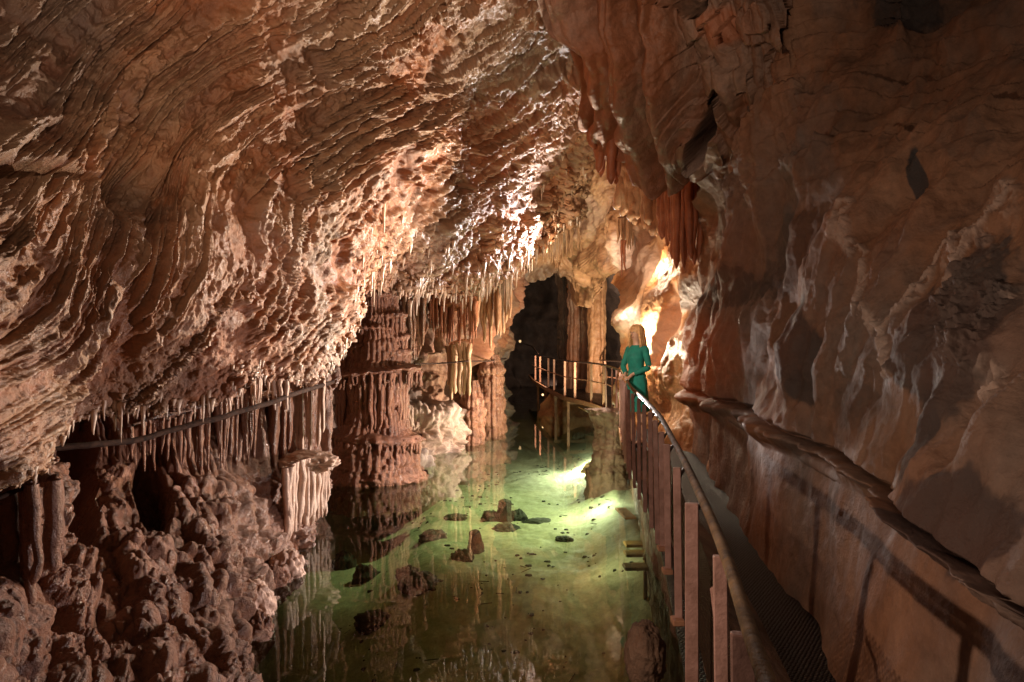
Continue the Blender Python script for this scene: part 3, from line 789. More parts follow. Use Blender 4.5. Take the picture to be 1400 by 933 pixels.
# ================================================================== 6. hanging mass at the top
def build_hanging():
    _yy = np.arange(-300, 330, 2.0); _xx = np.interp(_yy, [-260, -60, 0, 30, 45, 90, 140, 190, 240, 290], [690, 738, 752, 764, 790, 806, 818, 828, 842, 860])
    _xx = np.convolve(np.pad(_xx, 8, 'edge'), np.hanning(17) / np.hanning(17).sum(), 'valid')
    XL = lambda y: np.interp(y, _yy, _xx)
    s = np.linspace(0, 1, int(330 * RES)); 
    yb = np.interp(s, [0, .06, .16, .24, .30, .40, .50, .60, .72, .85, 1.0], [150, 200, 222, 232, 246, 238, 226, 234, 240, 262, 280])
    yb = yb + 7 * fbm(np.stack([s * 22, s * 0, s * 0], -1), 1, 3, .6, 81)
    t = np.concatenate([np.linspace(0, .45, 14)[:-1], np.linspace(.45, 1, int(270 * RES))])
    py = -260 + (yb[None] + 260) * t[:, None]
    sx = np.broadcast_to(s[None], py.shape)
    px = XL(py) + (1075 + .05 * py - XL(py)) * sx
    D = depth_fn([(760, 0, 6.6), (830, 180, 8.0), (880, 240, 7.8), (960, 240, 7.2), (1040, 250, 6.6), (900, 100, 6.5), (1000, 100, 5.9), (1070, 100, 5.5), (1070, 0, 5.3), (900, -100, 5.6), (760, -200, 5.2), (1080, -250, 4.6), (840, 60, 6.6)])
    Y = coarse(D, px, py); P = W(px, py, Y); n = normals(P, CAM)
    q = sx * 5.2 + .7 * fbm(np.stack([sx * 3, py / 300, sx * 0], -1), 1, 3, .5, 82)
    fold = np.abs(np.sin(np.pi * q)) ** .8
    fold2 = np.abs(np.sin(np.pi * (q * 2.7 + .4 * fbm(P, 1.2, 3, .5, 83)))) ** .7
    d = .34 * fold + .05 * fold2 + .30 * fbm(P, .9, 3, .5, 84)
    # broken blocks right of the folds
    blk = smooth(.42, .55, sx)
    cell = worley(P * np.array([1, .4, .8]), 1.7, 11); step = np.floor(fbm(np.stack([sx * 4.2, py / 130, sx * 0], -1), 1.0, 2, .5, 87) * 5) / 5
    d += blk * (.5 * step - .25 * fold)
    d -= 1.2 * smooth(1.05, .85, blob(px, py, 982, 160, 13, 48, 12) + .12 * fbm(P, 5, 3, .6, 88)) + 1.0 * smooth(1.05, .85, blob(px, py, 952, 4, 24, 18) + .2 * fbm(P, 5, 3, .6, 89))
    P = P + n * d[..., None]; n = renormal(P, n, .5); P = P + n * (.075 * fbm(P, 2.6, 6, .55, 85))[..., None]
    rust = .45 * smooth(.40, .1, sx) * smooth(20, 80, py) + .5 * smooth(1.1, .6, blob(px, py, 985, 35, 28, 30) + .3 * step)
    st = .8 * smooth(1.1, .8, blob(px, py, 982, 160, 14, 50, 12))  # crack coloured darker, same outline as its cut
    cr = .35 * smooth(50, 10, py) * smooth(.35, 0, sx) + .5 * smooth(1.1, .8, blob(px, py, 980, 200, 18, 26, 15) + .3 * fbm(P, 4, 3, .5, 90))
    o = sheet('hanging_mass', P, M['grey'], [('bottom', (.1, 0, .9, 1.4)), ('left', (.8, 0, .2, 1.4))], {'rust': np.clip(rust, 0, 1), 'stain_dark': st, 'crust_glint': np.clip(cr, 0, 1)})
    tag(o, 'huge dark folded rock curtain hanging from the roof at the top centre', 'rock curtain')


build_hanging()
curtain_group('red_tongue', 'rusty orange tongue of drapery at the lower left of the hanging rock curtain', [(808, 140, 205), (815, 150, 228), (823, 158, 246), (831, 165, 258), (839, 172, 254), (847, 180, 240)], 7.75, M['red'], 61, 6.5, 9, taper=.6, jit=.06)
curtain_group('red_drapery', 'tall rust red folded drapery hanging over the lit niche below the rock curtain', [(903, 235, 330), (910, 232, 348), (918, 232, 358), (928, 234, 368), (938, 238, 372), (948, 246, 372), (957, 256, 360)], [9.8, 9.6, 9.4, 9.2, 9.1, 9.1, 9.2], M['red'], 62, 5.2, 14, taper=.75, jit=.06)
curtain_group('tan_drapery', 'orange brown ribbed wall of drapery between the tongue and the red drapery', [(846, 225, 290), (858, 228, 300), (870, 232, 310), (882, 236, 318), (894, 240, 325), (904, 244, 330)], [11.2, 11, 10.8, 10.6, 10.4, 10.2], M['tan'], 63, 6.5, 14, taper=.8, jit=.1)


# ================================================================== 7. right wall
def build_right():
    D = depth_fn([(1400, 0, 4.4), (1400, 250, 3.1), (1400, 466, 2.35), (1400, 700, 1.9), (1400, 933, 1.65), (1250, 933, 2.15), (1130, 940, 3.0), (1130, 700, 3.4), (1100, 466, 4.3), (1100, 250, 5.0), (1100, 80, 5.5), (1250, 250, 3.9),
                  (1250, 80, 4.9), (1250, 466, 3.0), (1250, 700, 2.5), (1000, 466, 6.5), (1000, 600, 6.1), (1030, 760, 4.85), (960, 640, 8.0), (940, 450, 9.9), (1000, 300, 7.6), (1000, 200, 7.0), (940, 540, 9.5), (1700, 466, 1.5), (1700, 0, 3.2), (1700, 933, 1.15),
                  (1100, -300, 4.8), (1500, -300, 4.2), (1130, 1150, 2.4), (1400, 1150, 1.35), (980, 720, 6.4)])
    py1 = axis(-260, 1120, -8, 940, 1.15 / RES, 8)
    xl = np.interp(py1, [-260, 0, 200, 250, 330, 380, 430, 470, 540, 600, 700, 800, 1120], [1010, 1000, 985, 972, 958, 962, 952, 940, 918, 925, 945, 980, 1060])
    xl = xl + 5 * fbm(np.stack([py1 * .04, py1 * 0, py1 * 0], -1), 1, 4, .6, 91) * smooth(620, 520, py1)
    v = np.concatenate([np.linspace(0, .62, int(440 * RES))[:-1], np.linspace(.62, 1, 34)])
    px = xl[:, None] + (1720 - xl[:, None]) * v[None]; py = np.broadcast_to(py1[:, None], px.shape).copy()
    Y = coarse(D, px, py); P = W(px, py, Y); n = normals(P, CAM)
    big = fbm(P, .75, 4, .5, 92); med = fbm(P, 2.4, 4, .55, 93); fin = fbm(P, 10, 4, .6, 94)
    d = .34 * big + .13 * fbm(P * np.array([1, 1, .4]), 1.5, 3, .5, 95, True)
    low = smooth(10, -10, np.interp(px, [900, 930, 1100, 1200, 1400, 1700], [530, 542, 622, 682, 836, 1080]) - py)      # below the conduit ledge: trowelled flat
    d *= 1 - .6 * low
    # overhanging upper rocks: diagonal beds coming down to a V
    vv = (py - 250) + np.where(px < 1105, -.85 * (px - 1105), .62 * (px - 1105)) * -1
    q = (P[..., 2] * 1.0 + P[..., 0] * .55 * np.sign(px - 1105)) * 1.7 + .5 * big + .3 * med
    sawq = q - np.floor(q)
    d += smooth(300, 200, py) * (.11 * sawq + .015 * (q * 3.3 - np.floor(q * 3.3)))
    P = P + n * d[..., None]; n = renormal(P, n); med = fbm(P, 2.4, 4, .55, 93)
    d = (.05 * med + .018 * fbm(P, 8, 5, .6, 94)) * (1 - .5 * low)
    # crystal veins: sinuous wet ridges, their glints painted in as pale colour
    def vein(line, wd, amp, fr, seed):
        L = np.asarray(line, float); best = np.full(px.shape, 1e9)
        for a, b2 in zip(L[:-1], L[1:]):
            ab = b2 - a; tt = np.clip(((px - a[0]) * ab[0] + (py - a[1]) * ab[1]) / (ab @ ab), 0, 1)
            best = np.minimum(best, np.hypot(px - a[0] - tt * ab[0], py - a[1] - tt * ab[1]))
        m = smooth(wd, wd * .3, best + wd * .5 * fbm(P, 5, 3, .6, seed))
        rd = np.clip(fbm(P * np.array([1, 1, .30]) + .035 * med[..., None], fr * 2.3, 3, .55, seed + 1, True) - .30, 0, 1) * 1.6
        return m * rd * amp, m * smooth(.08, .3, rd)
    crust_glint = 0
    for line, wd, amp, fr, sd in (([(1190, 305), (1185, 345), (1205, 370), (1195, 410), (1225, 480), (1240, 520)], 17, .13, 6, 101),
                                  ([(1400, 300), (1370, 340), (1340, 390), (1335, 450), (1360, 520)], 40, .12, 6.5, 103), ([(1390, 420), (1380, 500), (1398, 560)], 26, .12, 6.5, 105),
                                  ([(1320, 340), (1290, 390), (1270, 420), (1225, 460)], 13, .08, 6, 107), ([(1045, 135), (1065, 170), (1085, 215), (1105, 228)], 12, .12, 6, 109),
                                  ([(1030, 180), (1045, 215), (1060, 245), (1020, 250)], 13, .12, 6, 111), ([(945, 250), (960, 290), (985, 335)], 10, .12, 7, 113), ([(985, 250), (1000, 300)], 12, .1, 7, 115),
                                  ([(1045, 400), (1050, 440)], 20, .07, 7, 117), ([(930, 440), (935, 480), (915, 520)], 12, .15, 7, 119)):
        a, m = vein(line, wd * .85, amp * (.36 if line[0][0] > 1150 else .2), fr, sd); d += a; crust_glint = crust_glint + m * (.8 if line[0][0] > 1150 else .12)
    # upper lip of the conduit run
    lip = np.interp(px, [900, 935, 1020, 1100, 1200, 1300, 1400, 1700], [520, 530, 562, 600, 655, 730, 815, 1060]) + 6 * med
    d += .07 * np.exp(-((py - lip - 6) / 7.0) ** 2) - .09 * np.exp(-((py - lip + 3) / 3.0) ** 2)
    st = np.zeros(px.shape)
    wob = .30 * med + .75 * fbm(P * np.array([1, 1, .55]), 4.5, 5, .6, 96)
    for cx, cy, rx, ry, a, k in ((1110, 480, 30, 70, -8, .75), (1300, 600, 30, 75, 12, .85), (1275, 520, 22, 55, -20, .7), (1365, 730, 75, 70, -35, .9), (1340, 480, 55, 130, 20, .75), (1273, 265, 11, 30, 5, .95), (1090, 350, 34, 60, 20, .45), (1005, 400, 50, 28, -18, .7), (1240, 30, 60, 40, 0, .7), (1350, 225, 40, 24, 0, .25), (1180, 560, 30, 30, 0, .3)):
        st = np.maximum(st, min(1, k * 1.15) * smooth(1.12, .90, blob(px, py, cx, cy, rx, ry, a) + 1.3 * wob))
    rust = .6 * smooth(1.1, .4, blob(px, py, 960, 500, 60, 90, 20) + .3 * med) + .12 * smooth(-.1, .25, big) * smooth(250, 330, py)
    P = P + n * d[..., None]
    o = sheet('right_wall', P, M['wall'], [('left', (.5, 0, 0, 2.2))], {'crust_glint': np.clip(crust_glint, 0, 1) * .8, 'stain_dark': st, 'rust': np.clip(rust, 0, 1)})
    tag(o, kind='structure')
    return D


RIGHT_D = build_right()
# ================================================================== 8. lake
M['silt'] = rock('lake_silt', (.24, .24, .15), (.38, .40, .27), (.48, .50, .36), patch=(.32, .35, .24), bump=.3, rough=(.7, .95), fine=.6)


def bed_z(x, y):
    q = np.stack([x, y, 0 * x], -1)
    z = -.62 - .75 * smooth(8.5, 4.5, y) - .55 * smooth(-.9, -2.2, x + .05 * (y - 9)) + .35 * smooth(.8, 1.7, x - .03 * (y - 9))
    return z + .10 * fbm(q, .7, 4, .5, 121) + .03 * fbm(q, 3.5, 3, .6, 122)


def build_lake():
    x = np.linspace(-7, 5, 420); y = np.concatenate([np.linspace(-2, 3, 12)[:-1], np.linspace(3, 20, 520), np.linspace(20, 36, 40)[1:]])
    X, Yg = np.meshgrid(x, y); Z = bed_z(X, Yg)
    P = np.stack([X, Yg, Z], -1)
    tag(sheet('lake_bed', P, M['silt']), kind='structure')
    m, nt = new_mat('lake_water')
    tc = N(nt, 'ShaderNodeTexCoord').outputs['Object']
    tr = N(nt, 'ShaderNodeBsdfTransparent'); tr.inputs[0].default_value = (.74, .85, .57, 1)
    gl = N(nt, 'ShaderNodeBsdfGlossy'); gl.inputs['Roughness'].default_value = .012; gl.inputs[0].default_value = (1, 1, 1, 1)
    fr = N(nt, 'ShaderNodeFresnel'); fr.inputs['IOR'].default_value = 1.40
    mp = N(nt, 'ShaderNodeMapping'); mp.inputs['Scale'].default_value = (1, .5, 1); nt.links.new(tc, mp.inputs[0])
    bp = N(nt, 'ShaderNodeBump'); bp.inputs['Strength'].default_value = .035; bp.inputs['Distance'].default_value = .02
    nt.links.new(noise(nt, mp.outputs[0], 5, 3), bp.inputs['Height'])
    nt.links.new(bp.outputs[0], gl.inputs['Normal']); nt.links.new(bp.outputs[0], fr.inputs['Normal'])
    mx = N(nt, 'ShaderNodeMixShader'); nt.links.new(fr.outputs[0], mx.inputs[0]); nt.links.new(tr.outputs[0], mx.inputs[1]); nt.links.new(gl.outputs[0], mx.inputs[2])
    o = N(nt, 'ShaderNodeOutputMaterial'); nt.links.new(mx.outputs[0], o.inputs[0])
    V = [(-7, -1.5, 0), (5, -1.5, 0), (5, 35, 0), (-7, 35, 0)]
    tag(link_mesh('lake_water', V, [(0, 1, 2, 3)], m), kind='structure')


build_lake()


def on_bed(px, py, z=-.6):
    Y = (CAMZ - z) * F / (py - CY)
    return (px - CX) / F * Y, Y


G_SUB = 'rocks lying on the lake bed'
subs = [('stump', 690, 706, -.55, .10, .36, 'tallest submerged dark stump in the middle of the lake'), ('rock', 672, 706, -.55, .13, .16, 'rounded dark rock on the left of the tallest submerged stump'),
        ('rock', 707, 704, -.55, .12, .14, 'rough dark rock on the right of the tallest submerged stump'), ('rock', 692, 718, -.56, .17, .08, 'low flat rock in front of the tallest submerged stump'),
        ('stump', 650, 764, -.7, .085, .30, 'lone submerged stump in front of the main rock cluster'), ('rock', 632, 780, -.75, .12, .12, 'dark rock at the foot of the lone submerged stump'),
        ('rock', 592, 746, -.75, .16, .12, 'dark rock on the bed left of the lone stump'), ('rock', 470, 752, -.9, .14, .24, 'dark submerged rock nearest the foot of the flowstone tower'),
        ('rock', 500, 782, -1.0, .14, .2, 'dark submerged rock just right of the left shore reflection'), ('rock', 560, 826, -1.1, .13, .12, 'dark rock on the deep bed at the centre left'),
        ('rock', 575, 852, -1.15, .20, .12, 'long dark rock on the deep bed in the foreground'), ('rock', 512, 872, -1.2, .18, .12, 'broad dark rock on the deep bed near the left shore'),
        ('rock', 623, 712, -.65, .14, .06, 'flat dark patch of rock left of the main submerged cluster'), ('rock', 736, 712, -.6, .20, .05, 'long flat rock right of the main submerged cluster'),
        ('rock', 771, 738, -.6, .10, .05, 'small flat rock on the pale bed nearest the walkway')]
for i, (kd, px, py, z, r, h, lb) in enumerate(subs):
    x, y = on_bed(px, py, z); zb = float(bed_z(np.array(x), np.array(y)))
    if kd == 'stump':
        o = lathe('submerged_stump', (x, y, zb - .05), [(0, r * 1.7), (.08, r * 1.25), (h * .6, r), (h, r * .9), (h + .03, r * .5), (h + .035, .01)], M['sub'], 7, .02, .06, 5, 60, 60, 1, 30 + i)
    else:
        o = boulder('submerged_rock', (x, y, zb), (r * 1.25, r, h), M['sub'], 40 + i, 30, .55, 2.0)
    tag(o, lb, 'stump' if kd == 'stump' else 'rock', G_SUB)

# small litter on the bed: leaves, twigs and pebbles that nobody could count
def debris():
    rg = np.random.default_rng(55); mb = MB()
    for i in range(900):
        y = 5.5 + 11 * rg.random() ** 1.2; x = rg.uniform(-2.2, 1.5) + .03 * (y - 9)
        if fbm(np.array([[x, y, 3.0]]), 1.1, 2, .5, 7)[0] < -.02 + .1 * rg.random(): continue
        z = float(bed_z(np.array([x]), np.array([y]))[0]); r = .008 + .022 * rg.random() ** 2; a = rg.random() * 6.3
        if rg.random() < .12:
            L = .05 + .12 * rg.random(); d = np.array([math.cos(a), math.sin(a), 0]) * L
            mb.tube([np.array([x, y, z + .012]) - d / 2, np.array([x, y, z + .02]) + d / 2], .005, 5)
        else:
            n = 7; t = np.arange(n) / n * 6.283 + a; q = r * (.6 + .7 * rg.random(n)); e = 1 + rg.random()
            lo = np.c_[x + np.cos(t) * q * e, y + np.sin(t) * q, np.full(n, z - .01)]; hi = np.c_[x + np.cos(t) * q * e * .7, y + np.sin(t) * q * .7, np.full(n, z + r * .8)]
            mb.add(np.r_[lo, hi], [tuple(f) for f in quads(2, n, True)] + [tuple(range(n, 2 * n))])
    o = mb.build('lake_debris', M['sub']); o['kind'] = 'stuff'


debris()

# sunken boards beside the bank
M['board'] = plain('sunken_board_wood', (.42, .27, .09), .7, scale=9, col2=(.20, .13, .05))
M['board_orange'] = plain('orange_board_wood', (.55, .22, .05), .7, scale=9, col2=(.32, .12, .03))
st = empty('sunken_steps', (1.22, 7.2, -.5), 'yellowish wooden steps sunk in the water beside the bank', 'steps')
for px, py, wpx in ((869, 744, 30), (870, 757, 32), (869, 775, 33)):
    y = (CAMZ + .18) * F / (py - CY); c = ((px - CX) / F * y, y, -.18)
    MB().box(c, (wpx / F * y, .17, .035), (1, .05, 0), (-.05, 1, 0), bev=.006).build('step', M['board'], st)
    MB().box((c[0] + wpx / F * y * .4, c[1], -.48), (.04, .05, .52), bev=.004).build('step_post', M['board'], st)
y = (CAMZ + .2) * F / (702 - CY); c = ((855 - CX) / F * y, y, -.2)
tag(MB().box(c, (.16, .55, .03), (1, .1, 0), (-.1, 1, 0), bev=.006).build('sunken_board', M['board_orange']), 'orange board lying under water beyond the sunken steps', 'board')
y = (CAMZ + .06) * F / (640 - CY); c = ((822 - CX) / F * y, y, -.06)
tag(MB().box(c, (.62, .9, .05), (1, -.25, 0), (.25, 1, 0), bev=.008).build('stone_slab', M['orange']), 'flat orange slab awash at the foot of the rock pillar', 'slab')
a = np.array(W(880, 752, 7.35)); b_ = np.array(W(893, 718, 7.9)); a[2] = -.15
tag(MB().tube([a, b_], .012, 6).build('leaning_stick', M['board']), 'thin pale stick leaning on the bank above the sunken steps', 'stick')

# ================================================================== 9. walkway
RP = np.array([(.22, -.6), (.27, .3), (.37, 1.02), (.41, 1.17), (.485, 1.49), (.55, 1.83), (.615, 2.21), (.725, 2.85), (.86, 3.7), (1.0, 4.57), (1.17, 6.0), (1.30, 7.4), (1.52, 9.1), (1.84, 11.4), (1.97, 13.0), (2.0, 14.7), (1.84, 15.9), (1.36, 17.6), (1.12, 20.6), (.83, 25.0), (.75, 29)])


def smooth_path(P, n):
    t = np.r_[0, np.cumsum(np.hypot(*np.diff(P, axis=0).T))]; tt = np.linspace(0, t[-1], n)
    Q = np.stack([np.interp(tt, t, P[:, i]) for i in range(2)], 1)
    k = np.hanning(9); k /= k.sum()
    return np.stack([np.convolve(np.pad(Q[:, i], 4, 'edge'), k, 'valid') for i in range(2)], 1)


RAIL = smooth_path(RP, 190)
RZ = 1.69; DZ = .80


def rail_at(Y):
    Y = np.asarray(Y, float)
    return np.interp(Y, RAIL[:, 1], RAIL[:, 0])


def rail_normal(Y):
    dx = (rail_at(Y + .05) - rail_at(Y - .05)) / .1
    n = np.array([1.0, -dx]); return n / np.linalg.norm(n)         # towards the wall side


M['post'] = plain('pink_brown_paint', (.36, .20, .17), .6, scale=14, col2=(.23, .12, .095), bump=.35)
M['post_far'] = plain('brown_post_paint', (.40, .20, .12), .55, scale=14, col2=(.26, .12, .07), bump=.3)
M['brass'] = plain('worn_handrail', (.20, .115, .05), .74, metal=.0, scale=22, col2=(.07, .04, .02), bump=.3, spec=.15)
M['iron'] = plain('dark_iron', (.055, .042, .038), .38, metal=.6, scale=20, bump=.3)
M['wire'] = plain('rusty_wire', (.14, .085, .06), .4, metal=.7, scale=60, bump=.1)
M['cable'] = plain('dark_cable', (.06, .03, .02), .85, scale=30, bump=.6, col2=(.02, .012, .01), spec=.15)
M['beam'] = plain('orange_brown_beam', (.36, .18, .09), .6, scale=10, col2=(.22, .10, .05))  # mottled orange brown for the deck's beams and legs

near = RAIL[RAIL[:, 1] < 15.2]; far = RAIL[RAIL[:, 1] > 14.4]
wk = empty('walkway_railing', (float(rail_at(3)), 3, DZ), 'long curving railing with pink brown posts and brass handrail along the near walkway', 'railing')
MB().tube(np.c_[near, np.full(len(near), RZ)], .0145, 12).build('handrail', M['brass'], wk, True)
hb = MB()
hb.tube(np.c_[near + np.array([.012, 0]), np.full(len(near), RZ - .034)], .012, 6); hb.build('handrail_bracket', M['iron'], wk, True)
POSTS = [1.22, 1.66, 2.2, 2.82, 3.45, 3.92, 4.5, 5.0, 5.6, 6.2, 6.8, 7.35, 7.9, 8.5, 9.1, 9.8, 10.5, 11.3, 12.2, 13.2, 14.2]


def kerb_z(Y): return np.interp(Y, [0, 3.5, 5, 6.2, 8, 30], [1.08, 1.05, .95, .88, .80, .80])


for k, Y in enumerate(POSTS):
    n = rail_normal(Y); x = float(rail_at(Y)) - (.034 if Y > 2 else .006) * n[0]
    zb = float(kerb_z(Y)) - (.02 if Y < 4 else .12)
    zt = RZ - .012
    w_ = .032 if Y > 2.5 else (.043 if Y > 2 else (.034 if Y > 1.4 else .042))
    lean = random.uniform(-.012, .012)
    c = np.array([x, Y, (zb + zt) / 2])
    p = MB().box(c, (w_, .022, zt - zb), (math.cos(.25), -math.sin(.25), 0), (math.sin(.25), math.cos(.25), 0), (lean - .012, 0, 1), bev=.003).build('post', M['post'], wk)
    if 1.4 < Y < 7:
        MB().tube([(x, Y, zt - .05), (float(rail_at(Y)), Y, RZ - .006)], .007, 6).build('rail_bracket', M['iron'], p, True)
        MB().tube([(x - .016, Y - .003, zt - .09), (x + .016, Y + .003, zt - .09)], .006, 6).build('bolt', M['iron'], p, True)
    if 2 < Y < 4.2:
        MB().box((x - .004, Y - .01, zb + .012), (w_ * 1.5, .06, .024), bev=.003).build('base_plate', M['post_far'], p)
# diagonal brace and lower rail
a = np.array([float(rail_at(2.15)) + .03, 2.15, 1.42]); b_ = np.array([float(rail_at(1.66)) + .02, 1.66, 1.24])
MB().tube([a, b_], .011, 4).build('brace', M['post'], wk)
low = near[(near[:, 1] > 4.8)]
MB().tube(np.c_[low + np.array([.03, 0]), np.full(len(low), 1.28)], .012, 6).build('lower_rail', M['post_far'], wk, True)
# woven wire panel behind the nearest posts
mb = MB(); s = np.linspace(.8, 4.4, 150)
zz0, zz1 = 1.03, 1.44
for i in range(-24, 150):
    for sgn in (1, -1):
        t = np.linspace(0, 1, 5); yy = .8 + i * .025 + (t if sgn > 0 else 1 - t) * (zz1 - zz0) * 1.0
        if yy.min() < .8 or yy.max() > 4.4: continue
        mb.tube(np.stack([rail_at(yy) + .035, yy, zz0 + t * (zz1 - zz0)], 1), .0022, 3, caps=False)
mb.build('wire_mesh', M['wire'], wk)

# deck, one ribbon of grating from the viewer round to the bridge
def build_deck():
    m, nt = new_mat('deck_grating')
    tc = N(nt, 'ShaderNodeTexCoord').outputs['Object']
    mp = N(nt, 'ShaderNodeMapping'); mp.inputs['Rotation'].default_value = (0, 0, .6); nt.links.new(tc, mp.inputs[0])
    vo = N(nt, 'ShaderNodeTexVoronoi'); vo.inputs['Scale'].default_value = 60; vo.inputs['Randomness'].default_value = .25; nt.links.new(mp.outputs[0], vo.inputs['Vector'])
    b = N(nt, 'ShaderNodeBsdfPrincipled'); b.inputs['Metallic'].default_value = 0; b.inputs['Roughness'].default_value = .42; b.inputs['Specular IOR Level'].default_value = .12
    nt.links.new(ramp(nt, vo.outputs['Distance'], [(.25, (.028, .022, .022)), (.5, (.008, .006, .006))]), b.inputs['Base Color'])
    bp = N(nt, 'ShaderNodeBump'); bp.inputs['Strength'].default_value = 1.0; bp.inputs['Distance'].default_value = .012; bp.invert = True
    nt.links.new(vo.outputs['Distance'], bp.inputs['Height']); nt.links.new(bp.outputs[0], b.inputs['Normal'])
    o = N(nt, 'ShaderNodeOutputMaterial'); nt.links.new(b.outputs[0], o.inputs[0])
    L = RAIL + 0; T = np.gradient(L, axis=0); T /= np.linalg.norm(T, axis=1, keepdims=True)
    Nn = np.stack([T[:, 1], -T[:, 0]], 1)
    wd = np.interp(np.arange(len(L)), [0, 60, 95, 120, 189], [1.5, 1.3, 1.25, 1.05, 1.0])
    Rr = L + Nn * wd[:, None]
    V = np.stack([np.c_[L, L[:, 0] * 0 + DZ], np.c_[Rr, L[:, 0] * 0 + DZ], np.c_[Rr, L[:, 0] * 0 + DZ - .03], np.c_[L, L[:, 0] * 0 + DZ - .03]], 1)
    d = empty('walkway_deck', (1.8, 9, DZ), 'dark metal grating walkway curving along the right wall and across the lake', 'walkway')
    link_mesh('deck_grating', V.reshape(-1, 3), quads(len(L), 4, True), m, d, smooth_shade=False)
    fr = (L[:, 1] > 9.5)
    e = MB(); e.tube(np.c_[L[fr] - Nn[fr] * .02, L[fr][:, 0] * 0 + DZ - .075], .055, 4, phase=math.pi / 4, squash=1.3); e.build('edge_beam', M['beam'], d)
    e = MB(); e.tube(np.c_[Rr[fr] + Nn[fr] * .02, L[fr][:, 0] * 0 + DZ - .075], .055, 4, phase=math.pi / 4, squash=1.3); e.build('edge_beam', M['beam'], d)
    # bridge legs standing in the water
    for Y, lit in ((17.3, 1), (19.2, 0), (21.4, 0), (23.8, 0), (15.2, 1)):
        i = int(np.argmin(np.abs(L[:, 1] - Y)))
        for q in (L[i], Rr[i]):
            MB().box((q[0], q[1], -.2), (.075, .075, 1.85), bev=.008).build('support_leg', M['beam'], d)
        mid = (L[i] + Rr[i]) / 2
        MB().box((mid[0], mid[1], DZ - .17), (float(np.linalg.norm(Rr[i] - L[i])) + .1, .08, .08), np.r_[Rr[i] - L[i], 0], np.r_[T[i], 0], bev=.006).build('cross_beam', M['beam'], d)
    return L, Rr, Nn


DL, DR, DN = build_deck()


def far_railing(path, name, label, posts, mat):
    e = empty(name, (float(path[0, 0]), float(path[0, 1]), DZ), label, 'railing')
    MB().tube(np.c_[path, path[:, 0] * 0 + RZ], .02, 8).build('handrail', M['iron'], e, True)
    MB().tube(np.c_[path, path[:, 0] * 0 + 1.27], .016, 6).build('lower_rail', M['post_far'], e, True)
    for i in posts:
        q = path[i]
        MB().box((q[0], q[1], (DZ - .12 + RZ) / 2), (.055, .045, RZ - DZ + .1), bev=.004).build('post', mat, e)
    return e


ln = np.arange(len(far)); 
def idx_px(path, px):
    p = path[:, 0] / path[:, 1] * F + CX
    k = int(np.argmin(np.abs(p - px))); return k


fp = [idx_px(far, p) for p in (826, 807, 787.5, 771.5, 757, 750, 738, 732)]
far_railing(far[: max(fp) + 14], 'bridge_railing', 'thin brown railing on the lake side of the far footbridge', sorted(set(fp)), M['post_far'])
back = DR[(RAIL[:, 1] > 13.5)]
far_railing(back[:90], 'bridge_railing', 'dim railing on the rear side of the far footbridge', [6, 16, 26, 36, 48, 60], M['post_far'])

# bank of rock and mortar that carries the walkway
def build_bank():
    L = RAIL[(RAIL[:, 1] < 13.0)]
    t = np.linspace(0, 1, 560); L = np.stack([np.interp(t, np.linspace(0, 1, len(L)), L[:, i]) for i in range(2)], 1)
    T = np.gradient(L, axis=0); T /= np.linalg.norm(T, axis=1, keepdims=True); Nn = np.stack([T[:, 1], -T[:, 0]], 1)
    kz = kerb_z(L[:, 1]) - .03
    hi = (kz > DZ - .05)
    rows = []
    drop = np.linspace(0, 1, 120)
    for q in (.9, .5, .14):
        rows.append(np.c_[L + Nn * q, np.where(q > .2, DZ - .06, kz)])
    for f in drop:
        out = .035 + .10 * math.sin(f * 3)
        rows.append(np.c_[L + Nn * out, kz - f * (kz + 1.5)])
    P = np.stack(rows)
    n = normals(P); n[..., :2] = np.where(((n[..., :2] * -Nn[None]).sum(-1, keepdims=True)) < 0, -n[..., :2], n[..., :2])
    d = .05 * fbm(P, 2.2, 4, .55, 131) + .02 * fbm(P, 9, 3, .6, 132) + .04 * (1 - worley(P, 3.5, 13)) - .02
    m = np.r_[0, 0, .3, np.ones(len(drop))][:, None]
    P[..., :2] -= Nn[None] * ((d - .03) * m)[..., None]
    P[..., 2] += .02 * fbm(P, 6, 3, .6, 133) * m
    tag(sheet('walkway_bank', P, M['bank']), kind='structure')


build_bank()
o = boulder('bank_boulder', (.575, 2.95, .84), (.085, .12, .14), M['bank'], 71, 50, .3, 2.2); tag(o, 'rounded brown boulder bulging from the bank below the nearest posts', 'boulder')
b, pr = px_profile(834, 11.7, [(680, 34), (655, 30), (640, 25), (620, 20), (600, 18), (585, 17), (572, 21), (560, 26)])
tag(lathe('rock_pillar', b, pr, M['bank'], 5, .06, .2, 2.6, 140, 160, 1, 17), 'stubby brown rock pillar standing in the water under the walkway', 'rock')
o = boulder('shore_rock', W(790, 580, 20.5), (1.2, .9, 1.1), M['orange'], 74, 60, .45, 1.6); tag(o, 'reddish rock in the water behind the bridge legs', 'rock')


# cables on the left wall, conduit on the right
def cable(name, pts, r, mat, label, sag=.0, cat='cable'):
    pts = np.asarray(pts, float); u = np.linspace(0, 1, 90); s = np.linspace(0, 1, len(pts))
    Q = np.stack([np.interp(u, s, pts[:, i]) for i in range(3)], 1)
    k = np.hanning(7); k /= k.sum(); Q = np.stack([np.convolve(np.pad(Q[:, i], 3, 'edge'), k, 'valid') for i in range(3)], 1)
    P = W(Q[:, 0], Q[:, 1], Q[:, 2])
    P += .012 * np.stack([fbm(P, 4, 2, .5, i + 140) for i in range(3)], -1)
    tag(MB().tube(P, r, 8, jit=.12).build(name, mat, None, True), label, cat)


